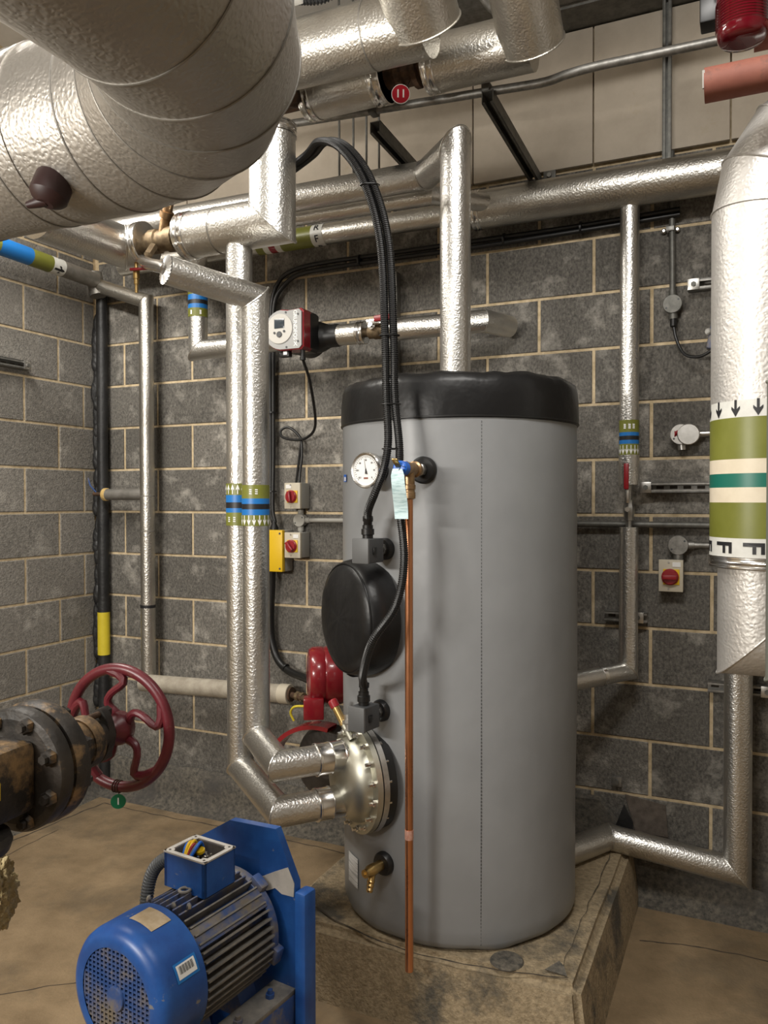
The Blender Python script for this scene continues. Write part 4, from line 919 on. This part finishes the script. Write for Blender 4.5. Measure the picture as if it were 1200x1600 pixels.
MB().box((1.985, -1.2, 3.11), (.05, .03, .03), None, .004).build('white_clip', M_WHITE, fc)

# =================================================================== RIGHT FOREGROUND
RX, RY = 3.290, -.885
top = [tuple(p) for p in arc((RX+.26, RY, 2.36), (-1, 0, 0), (0, 0, 1), 0, PI/2, 4, .26)]
bigr = clad('banded_riser', 'tall pale clad pipe with olive, cream and teal code bands', [(RX, RY, 1.40)]+top+[(RX+.9, RY, 2.62)], .138, M_CLADP, cat='pipe', n=64, bead=.003)
RW = V((-.12, -.99, 0))
bands(bigr, (RX, RY, 0), (0, 0, 1), .1395, [(1.800, 1.845, M_BANDW), (1.690, 1.800, M_BANDG), (1.652, 1.690, M_BANDC), (1.615, 1.652, M_BANDT), (1.575, 1.615, M_BANDC), (1.480, 1.575, M_BANDG), (1.430, 1.480, M_BANDW)])
arrows(bigr, (RX, RY, 1.824), (0, 0, 1), .1405, RW, .044, .058, 7, M_BANDK, sx=.55)
f = wrapper((RX, RY, 1.456), (0, 0, 1), .1405, RW)
for k in range(-3, 4):
    vs, fs = text_poly('F', .075); flat('letter', [(y+k*.085-.012, -x) for x, y in vs], fs, f, M_BANDK, bigr, 2)
collar(bigr, (RX, RY, 1.398), (RX, RY, 1.430), .1405, M_TAPE, 'end_collar')
lowr = clad('clad_elbow', 'pale clad pipe with mitred elbow below the colour-banded riser', [(RX, RY, 1.42), (RX, RY, 1.215), (RX+.8, RY, 1.215)], .118, M_CLADP, cat='pipe', n=64)
gp = clad('grey_green_pipe', 'dull grey-green vertical pipe at the right edge of the view', [(4.3, -1.27, 1.80), (3.345, -1.27, 1.80), (3.345, -1.27, 1.22), (4.3, -1.27, 1.22)], .055, mat('dull_green_grey', (.13, .135, .115), (.17, .175, .15), .5, scale=6), cat='pipe')
def beacon():
    p = V((3.232, -1.117, 2.72)); g = thing('red_beacon', 'red glass warning beacon hanging near the ceiling', 'beacon', p)
    pr = [(.03, .0), (.05, .004), (.058, .014), (.060, .03)]
    for k in range(10): pr += [(.0605, .034+k*.007), (.063, .0365+k*.007)]
    pr += [(.062, .11), (.062, .15)]
    MB().lathe(pr, p, (0, 0, 1), 48).build('lens', M_LENS, g, ang=50)
    MB().lathe([(.066, .13), (.066, .2)], p, (0, 0, 1), 40).build('base', M_BLACK, g)
    MB().box(p+V((-.075, .03, .115)), (.05, .06, .08), None, .004).build('bracket', M_BLACK, g)
beacon()
rx = thing('red_oxide_pipe', 'open-ended red oxide pipe stub below the beacon', 'pipe', (3.147, -1.15, 2.62))
MB().lathe([(.041, 0), (.041, .9), (.036, .9), (.036, 0), (.041, 0)], (3.147, -1.15, 2.618), (1, 0, 0), 36, caps=(False, False)).build('tube', M_ROXIDE, rx)
MB().box((3.146, -1.175, 2.622), (.006, .02, .04), Matrix.Rotation(.3, 3, 'X')).build('torn_lip', M_CHIP, rx)
rx2 = thing('red_oxide_pipe', 'red oxide pipe end just behind the beacon', 'pipe', (3.30, -1.05, 2.72))
MB().lathe([(.045, 0), (.045, .9), (.039, .9), (.039, 0), (.045, 0)], (3.258, -1.0, 2.80), (1, 0, 0), 36, caps=(False, False)).build('tube', M_ROXIDE, rx2)

# =================================================================== GATE VALVE WITH HANDWHEEL (left foreground)
def gatevalve():
    Wc = V((1.826, -1.79, 1.015)); u = V((-.087, .996, 0)).normalized(); t, e0, e1 = basis(u, (0, 0, 1))
    g = thing('gate_valve', 'rusty black gate valve with a maroon spoked handwheel', 'valve', Wc-u*.3)
    def pos(s, a=0, r=0): return Wc-u*s+(e0*math.sin(a)+e1*-math.cos(a))*r
    w = MB(); w.tube([Wc+(e0*math.cos(2*PI*k/72)+e1*math.sin(2*PI*k/72))*.148 for k in range(72)], .0135, 14, closed=True); wh = w.build('handwheel_rim', M_WHEEL, g)
    for k in range(5):
        a0 = math.radians(100+72*k); P = []
        for q in range(13):
            f_ = q/12; rr = .03+.115*f_; a = a0+.42*math.sin(f_*PI*2)*(.35+.65*f_)
            P.append(Wc+u*(.0-.012*math.sin(f_*PI))+(e0*math.sin(a)+e1*math.cos(a))*rr)
        b = MB(); b.tube(P, [.0135-.004*math.sin(PI*q/12) for q in range(13)], 10); b.build('spoke', M_WHEEL, wh)
    MB().lathe([(.022, .03), (.030, .026), (.040, .012), (.043, -.006), (.040, -.02), (.028, -.032), (.024, -.04)], Wc, u, 32).build('hub', M_WHEEL, wh)
    MB().lathe([(.012, 0), (.012, .12)], pos(.10), u, 16).build('stem', M_VALVD, g)
    # gland follower: oval plate with two studs
    def oval(s, th, a, b_, nm, m):
        O = pos(s); MB().prism([(math.cos(2*PI*k/36)*a*(1-.25*abs(math.sin(2*PI*k/36))), math.sin(2*PI*k/36)*b_) for k in range(36)], O, e1, e0, -th).build(nm, m, g)
    oval(.075, .022, .034, .066, 'gland_follower', M_VALVD)
    for q in (-1, 1):
        MB().lathe([(.0075, 0), (.0075, .075)], pos(.125)+e0*q*.052, u, 12).build('gland_stud', M_RUST, g)
        MB().lathe([(.014, 0), (.014, .014)], pos(.055)+e0*q*.052, u, 6).build('nut', M_VALVD, g)
    MB().lathe([(.034, 0), (.034, .045)], pos(.12), u, 32).build('gland', M_VALVD, g)
    MB().lathe([(.060, -.004), (.062, .004), (.062, .028), (.052, .034), (.046, .038)], pos(.15), u, 40).build('packing_collar', M_VALVE, g)
    MB().lathe([(.105, 0), (.080, .025), (.062, .05), (.056, .07), (.056, .10)], pos(.245), u, 48).build('bonnet', M_VALVE, g)
    MB().lathe([(.10, -.012), (.128, -.008), (.133, .004), (.133, .03), (.126, .037), (.10, .04)], pos(.29), u, 56).build('bonnet_flange', M_VALVE, g)
    MB().lathe([(.11, -.010), (.126, -.006), (.130, 0), (.130, .026), (.1, .03)], pos(.335), u, 56).build('body_flange', M_VALVD, g)
    bo = MB(); bo.lathe([(.017, 0), (.017, .012), (.014, .016), (.010, .016), (.010, .026)], (0, 0, 0), (0, 0, 1), 6); me = bo.mesh('bolt', M_VALVE)
    for k in range(8):
        a = PI/8+PI/4*k; inst('bolt', me, g, frameM(pos(.342, a, .108), -u)); inst('nut', me, g, frameM(pos(.252, a, .108), u))
    R = Matrix((e1, u, e0)).transposed()
    MB().box(pos(.45), (.13, .22, .15), R, .02).build('body', M_VALVE, g)
    MB().box(pos(.47)+e0*.0-e1*-.0678, (.003, .055, .035), R, .001).build('yellow_label', M_YELP, g)
    MB().lathe([(.055, 0), (.055, .035), (.085, .04), (.09, .055), (.085, .07)], pos(.47)-e0*.05, -e0, 40).build('outlet_flange', M_VALVD, g)
    # round tag wired to the wheel
    tg = thing('valve_tag', 'round green tag numbered 1 hanging from the maroon handwheel', 'tag', Wc-e0*.175)
    n = V((.55, -.83, 0)).normalized(); O = Wc-e0*.184-u*.004+e1*-.0; tt_, f0, f1 = basis(n, (0, 0, 1)); ex = f0.cross(n)
    MB().lathe([(.0185, 0), (.0185, .002)], O, n, 28).build('disc', M_GREEN, tg)
    vs, fs = text_poly('1', .024); flat('number', vs, fs, lambda x, y: O+n*.0026+ex*x+f0*y, M_WHITE, tg)
    for q in range(3):
        c0 = Wc+(-e0*math.cos(.05*q-.08)+e1*math.sin(.05*q-.08))*.148
        tg_d = (c0-Wc).normalized()
        MB().tube([c0+(tg_d*math.cos(a)+u*math.sin(a))*.0150 for a in [2*PI*k/16 for k in range(16)]], .0013, 6, closed=True).build('wire_loop', M_RUST, tg)
    MB().tube([Wc-e0*.162, O+f0*.016], .001, 6).build('wire', M_RUST, tg)
gatevalve()
wo = thing('torn_insulation', 'lump of torn yellow mineral wool with foil at the left edge', 'insulation', (1.72, -2.06, .60))
b = MB(); g_ = bmesh.ops.create_icosphere(b.bm, subdivisions=5, radius=1)
for v in g_['verts']:
    d = v.co.copy(); k = 1+.25*noise.noise(d*3)+.16*noise.noise(d*9)+.12*noise.noise(V((d.x*9, d.y*9, d.z*40))); v.co = V((1.715+d.x*.042*k, -2.065+d.y*.05*k, .70+d.z*.085*k))
b.build('wool', M_WOOL, wo, ang=80)
b = MB(); g_ = bmesh.ops.create_icosphere(b.bm, subdivisions=3, radius=1)
for v in g_['verts']:
    d = v.co.copy(); k = 1+.5*noise.noise(d*4); v.co = V((1.742+d.x*.014*k, -2.105+d.y*.014*k, .655+d.z*.022*k))
b.build('foil_scrap', M_TAPE, wo, ang=10)
MB().cyl((1.60, -2.06, .71), (1.70, -2.06, .70), .02, n=12).build('pipe_core', M_RUST, wo)

# =================================================================== BLUE MOTOR (foreground)
def motor():
    L = dict(local=True)
    g = thing('electric_motor', 'blue finned electric motor with round slotted fan cowl', 'motor', (1.964, -1.956, .46), math.radians(-7))
    Y = V((0, 1, 0))
    MB().lathe([(.112, .002), (.128, .0), (.143, .006), (.152, .018), (.155, .034), (.155, .135), (.150, .137)], (0, 0, 0), Y, 72, caps=(False, False)).build('fan_cowl', M_BLUE, g, ang=60, **L)
    MB().cyl((0, .03, 0), (0, .034, 0), .14, n=40).build('cowl_interior', M_BLACK, g, **L)
    # slotted grille
    b = MB()
    for k in range(-8, 9):
        x = k*.0135; h = math.sqrt(max(0, .116**2-x*x))
        if h > .01: b.box((x, .006, 0), (.0050, .004, 2*h))
    for k in range(-10, 11):
        z = k*.0108; h = math.sqrt(max(0, .116**2-z*z))
        if h > .01: b.box((0, .0065, z), (2*h, .004, .0046))
    gr = b.build('grille', M_BLUED, g, **L)
    MB().lathe([(.026, -.001), (.028, .002), (.028, .008)], (0, 0, 0), Y, 24).build('grille_centre', M_BLUED, gr, **L)
    MB().lathe([(.118, .13), (.122, .145), (.122, .375), (.118, .385)], (0, 0, 0), Y, 64).build('stator_body', M_BLUED, g, **L)
    me = MB().box((0, .262, .135), (.0042, .235, .032)).mesh('fin', M_DUST); meb = MB().box((0, .262, .135), (.0042, .235, .032)).mesh('fin', M_BLUED)
    for k in range(44):
        a = 2*PI*(k+.5)/44
        if abs(((a+PI) % (2*PI))-PI) < .44 and 0: continue
        o = bpy.data.objects.new('fin', meb if math.sin(a) < .35 else me); COL.objects.link(o); o.parent = g; o.rotation_euler = (0, a, 0)
    for a in (.83, -.83, PI-.6, PI+.6):      # flat ledges between fin groups
        o = MB().box((0, .262, .142), (.05, .24, .008), None, .002).build('ledge', M_BLUED, g, **L); o.rotation_euler = (0, a, 0)
    MB().lathe([(.10, .375), (.142, .378), (.146, .385), (.146, .40), (.140, .405), (.1, .406)], (0, 0, 0), Y, 64).build('end_flange', M_BLUED, g, **L)
    for a in (.6, 1.9, -1.0):
        o = MB().box((0, .395, .146), (.045, .03, .03), None, .006).build('flange_lug', M_BLUED, g, **L); o.rotation_euler = (0, a, 0)
    # open terminal box
    x0, x1, y0, y1, z0, z1, th = -.082, .056, .225, .335, .145, .232, .009
    tb = MB()
    tb.box(((x0+x1)/2, y0+th/2, (z0+z1)/2), (x1-x0, th, z1-z0)); tb.box(((x0+x1)/2, y1-th/2, (z0+z1)/2), (x1-x0, th, z1-z0))
    tb.box((x0+th/2, (y0+y1)/2, (z0+z1)/2), (th, y1-y0, z1-z0)); tb.box((x1-th/2, (y0+y1)/2, (z0+z1)/2), (th, y1-y0, z1-z0)); tb.box(((x0+x1)/2, (y0+y1)/2, z0+.02), (x1-x0-.01, y1-y0-.01, .006))
    t = tb.build('terminal_box', M_BLUE, g, **L)
    fr = MB()
    fr.box(((x0+x1)/2, y0+th/2, z1+.001), (x1-x0+.003, th+.003, .004)); fr.box(((x0+x1)/2, y1-th/2, z1+.001), (x1-x0+.003, th+.003, .004)); fr.box((x0+th/2, (y0+y1)/2, z1+.001), (th+.003, y1-y0, .004)); fr.box((x1-th/2, (y0+y1)/2, z1+.001), (th+.003, y1-y0, .004))
    for cx in (x0+.011, x1-.011):
        for cy in (y0+.011, y1-.011): fr.lathe([(.011, 0), (.011, .0022)], (cx, cy, z1+.001), (0, 0, 1), 14)
    fr.build('rim', M_CHIP, t, **L)
    for cx in (x0+.010, x1-.010):
        for cy in (y0+.010, y1-.010): MB().cyl((cx, cy, z1+.002), (cx, cy, z1+.0036), .0035, n=8).build('screw_hole', M_CRACK, t, **L)
    MB().box(((x0+x1)/2, (y0+y1)/2, z0+.050), (x1-x0-.022, y1-y0-.022, .01)).build('interior_floor', M_CRACK, t, **L)
    for sx_, sy_, wx, wy in (((x0+x1)/2, y1-th-.001, x1-x0-.02, .002), (x0+th+.001, (y0+y1)/2, .002, y1-y0-.02), (x1-th-.001, (y0+y1)/2, .002, y1-y0-.02), ((x0+x1)/2, y0+th+.001, x1-x0-.02, .002)): MB().box((sx_, sy_, (z0+z1)/2+.015), (wx, wy, z1-z0-.035)).build('bare_inner_face', M_DUST, t, **L)
    for q, m in enumerate((M_BLUEP, M_YEL, M_YEL, M_RED, M_MGREY, M_BLUEP)):
        xx = x0+.022+.0075*q
        MB().tube(spline([(xx-.006, y1-.02, z0+.05), (xx-.004, y1-.035, z1-.006+.006*(q % 3)), (xx+.004, y0+.05, z1+.002+.004*(q % 2)), (xx+.014-.004*q, y0+.026, z0+.058)], 6), .0042, 10).build('wire', m, t, **L)
    MB().lathe([(.012, 0), (.012, .007)], (x0+.062, y0+.065, z1-.012), (0, -.3, 1), 20).build('earth_lug', M_YEL, t, **L)
    for q in range(6):
        MB().lathe([(.003, 0), (.003, .014), (.006, .014), (.006, .019), (.003, .02), (.003, .028)], (x1-.052+.017*(q % 3), y0+.032+.028*(q//3), z0+.054), (0, 0, 1), 8).build('terminal_stud', M_CHROME, t, **L)
    Pf = resample(spline([(x0+.01, .285, .185), (x0-.05, .285, .18), (x0-.095, .275, .14), (x0-.105, .26, .07), (x0-.09, .24, -.05), (x0-.06, .2, -.2)], 16), .002)
    MB().tube(Pf, [.018 if i % 4 < 2 else .0155 for i in range(len(Pf))], 14).build('flexible_conduit', M_DGREY, g, ang=20, **L)
    # lifting eye, bolts, stickers
    MB().tube([(.0+.013*math.cos(a), .215+.013*math.sin(a), .158) for a in [2*PI*k/20 for k in range(20)]], .004, 8, closed=True).build('lifting_eye', M_DUST, g, **L)
    for x, y in ((.055, .175), (.02, .16), (-.055, .15)): MB().lathe([(.007, 0), (.007, .006), (.004, .012)], (x, y, .145), (0, 0, 1), 6).build('bolt', M_STEEL, g, **L)
    f = wrapper((0, 0, 0), (0, 1, 0), .1562, (0, 0, 1))
    def cowlpatch(nm, u0, u1, v0, v1, m, rr=.1562):
        f = wrapper((0, 0, 0), (0, 1, 0), rr, (0, 0, 1)); b = MB(); pr = None
        for k in range(9):
            u = u0+(u1-u0)*k/8; c = b.ring([f(u, v0), f(u, v1)])
            if pr: b.face((pr[0], c[0], c[1], pr[1]))
            pr = c
        return b.build(nm, m, g, **L)
    cowlpatch('old_label', -.015, .06, .055, .115, mat('old_tan_label', (.36, .27, .16), (.48, .38, .26), .8, scale=30))
    cowlpatch('asset_sticker', .150, .192, .052, .118, M_BANDB)
    cowlpatch('asset_sticker_panel', .156, .186, .058, .112, M_WHITE, .1566)
    for k in range(16):
        v = .064+.0027*k; cowlpatch('barcode_bar', .160, .177, v, v+(.0017 if k % 3 else .0009), M_BANDK, .1570)
motor()
def frame():
    L = dict(local=True)
    g = thing('pump_base_frame', 'chipped blue steel bracket and base frame carrying the motor', 'frame', (1.964, -1.956, .46), math.radians(-7))
    poly = [(-.22, -.455), (-.22, .12), (-.185, .165), (-.042, .252), (.118, .262), (.182, .135), (.185, -.455)]
    MB().prism(poly, (0, .445, 0), (1, 0, 0), (0, 0, 1), .022).build('back_plate', M_BLUE, g, **L)
    MB().prism([(.04, .115), (.075, .128), (.115, .150), (.160, .172), (.181, .135), (.179, .100), (.14, .098), (.118, .108), (.09, .094), (.062, .102)], (0, .4215, 0), (1, 0, 0), (0, 0, 1), .002).build('chipped_paint', M_CHIP, g, **L)
    b = MB(); b.box((.205, .435, -.17), (.036, .05, .58), None, .008); b.build('side_channel', M_BLUE, g, **L)
    MB().box((.0, .43, -.44), (.46, .12, .03), None, .004).build('foot', M_BLUE, g, **L)
    MB().box((.0, .12, -.44), (.46, .10, .03), None, .004).build('foot', M_BLUE, g, **L)
    MB().box((.145, .30, -.145), (.075, .26, .014), None, .003).build('shelf', M_DUST, g, **L)
    MB().box((.178, .30, -.21), (.010, .26, .12), None, .003).build('shelf_skirt', M_BLUED, g, **L)
    for s in (-1, 1):
        MB().box((s*.12, .27, -.30), (.02, .33, .26), None, .004).build('rail', M_BLUE, g, **L)
    for y in (.17, .33):
        MB().prism([(-.12, -.175), (.12, -.175), (.085, -.095), (-.085, -.095)], (0, y+.03, 0), (1, 0, 0), (0, 0, 1), .06).build('motor_foot', M_BLUED, g, **L)
    for x, y in ((.15, .24), (.15, .36)): MB().lathe([(.012, 0), (.012, .01), (.007, .01), (.007, .02)], (x, y, -.138), (0, 0, 1), 6).build('bolt', M_BLUED, g, **L)
frame()
for o in bpy.data.objects:
    if '_o' in o: del o['_o']
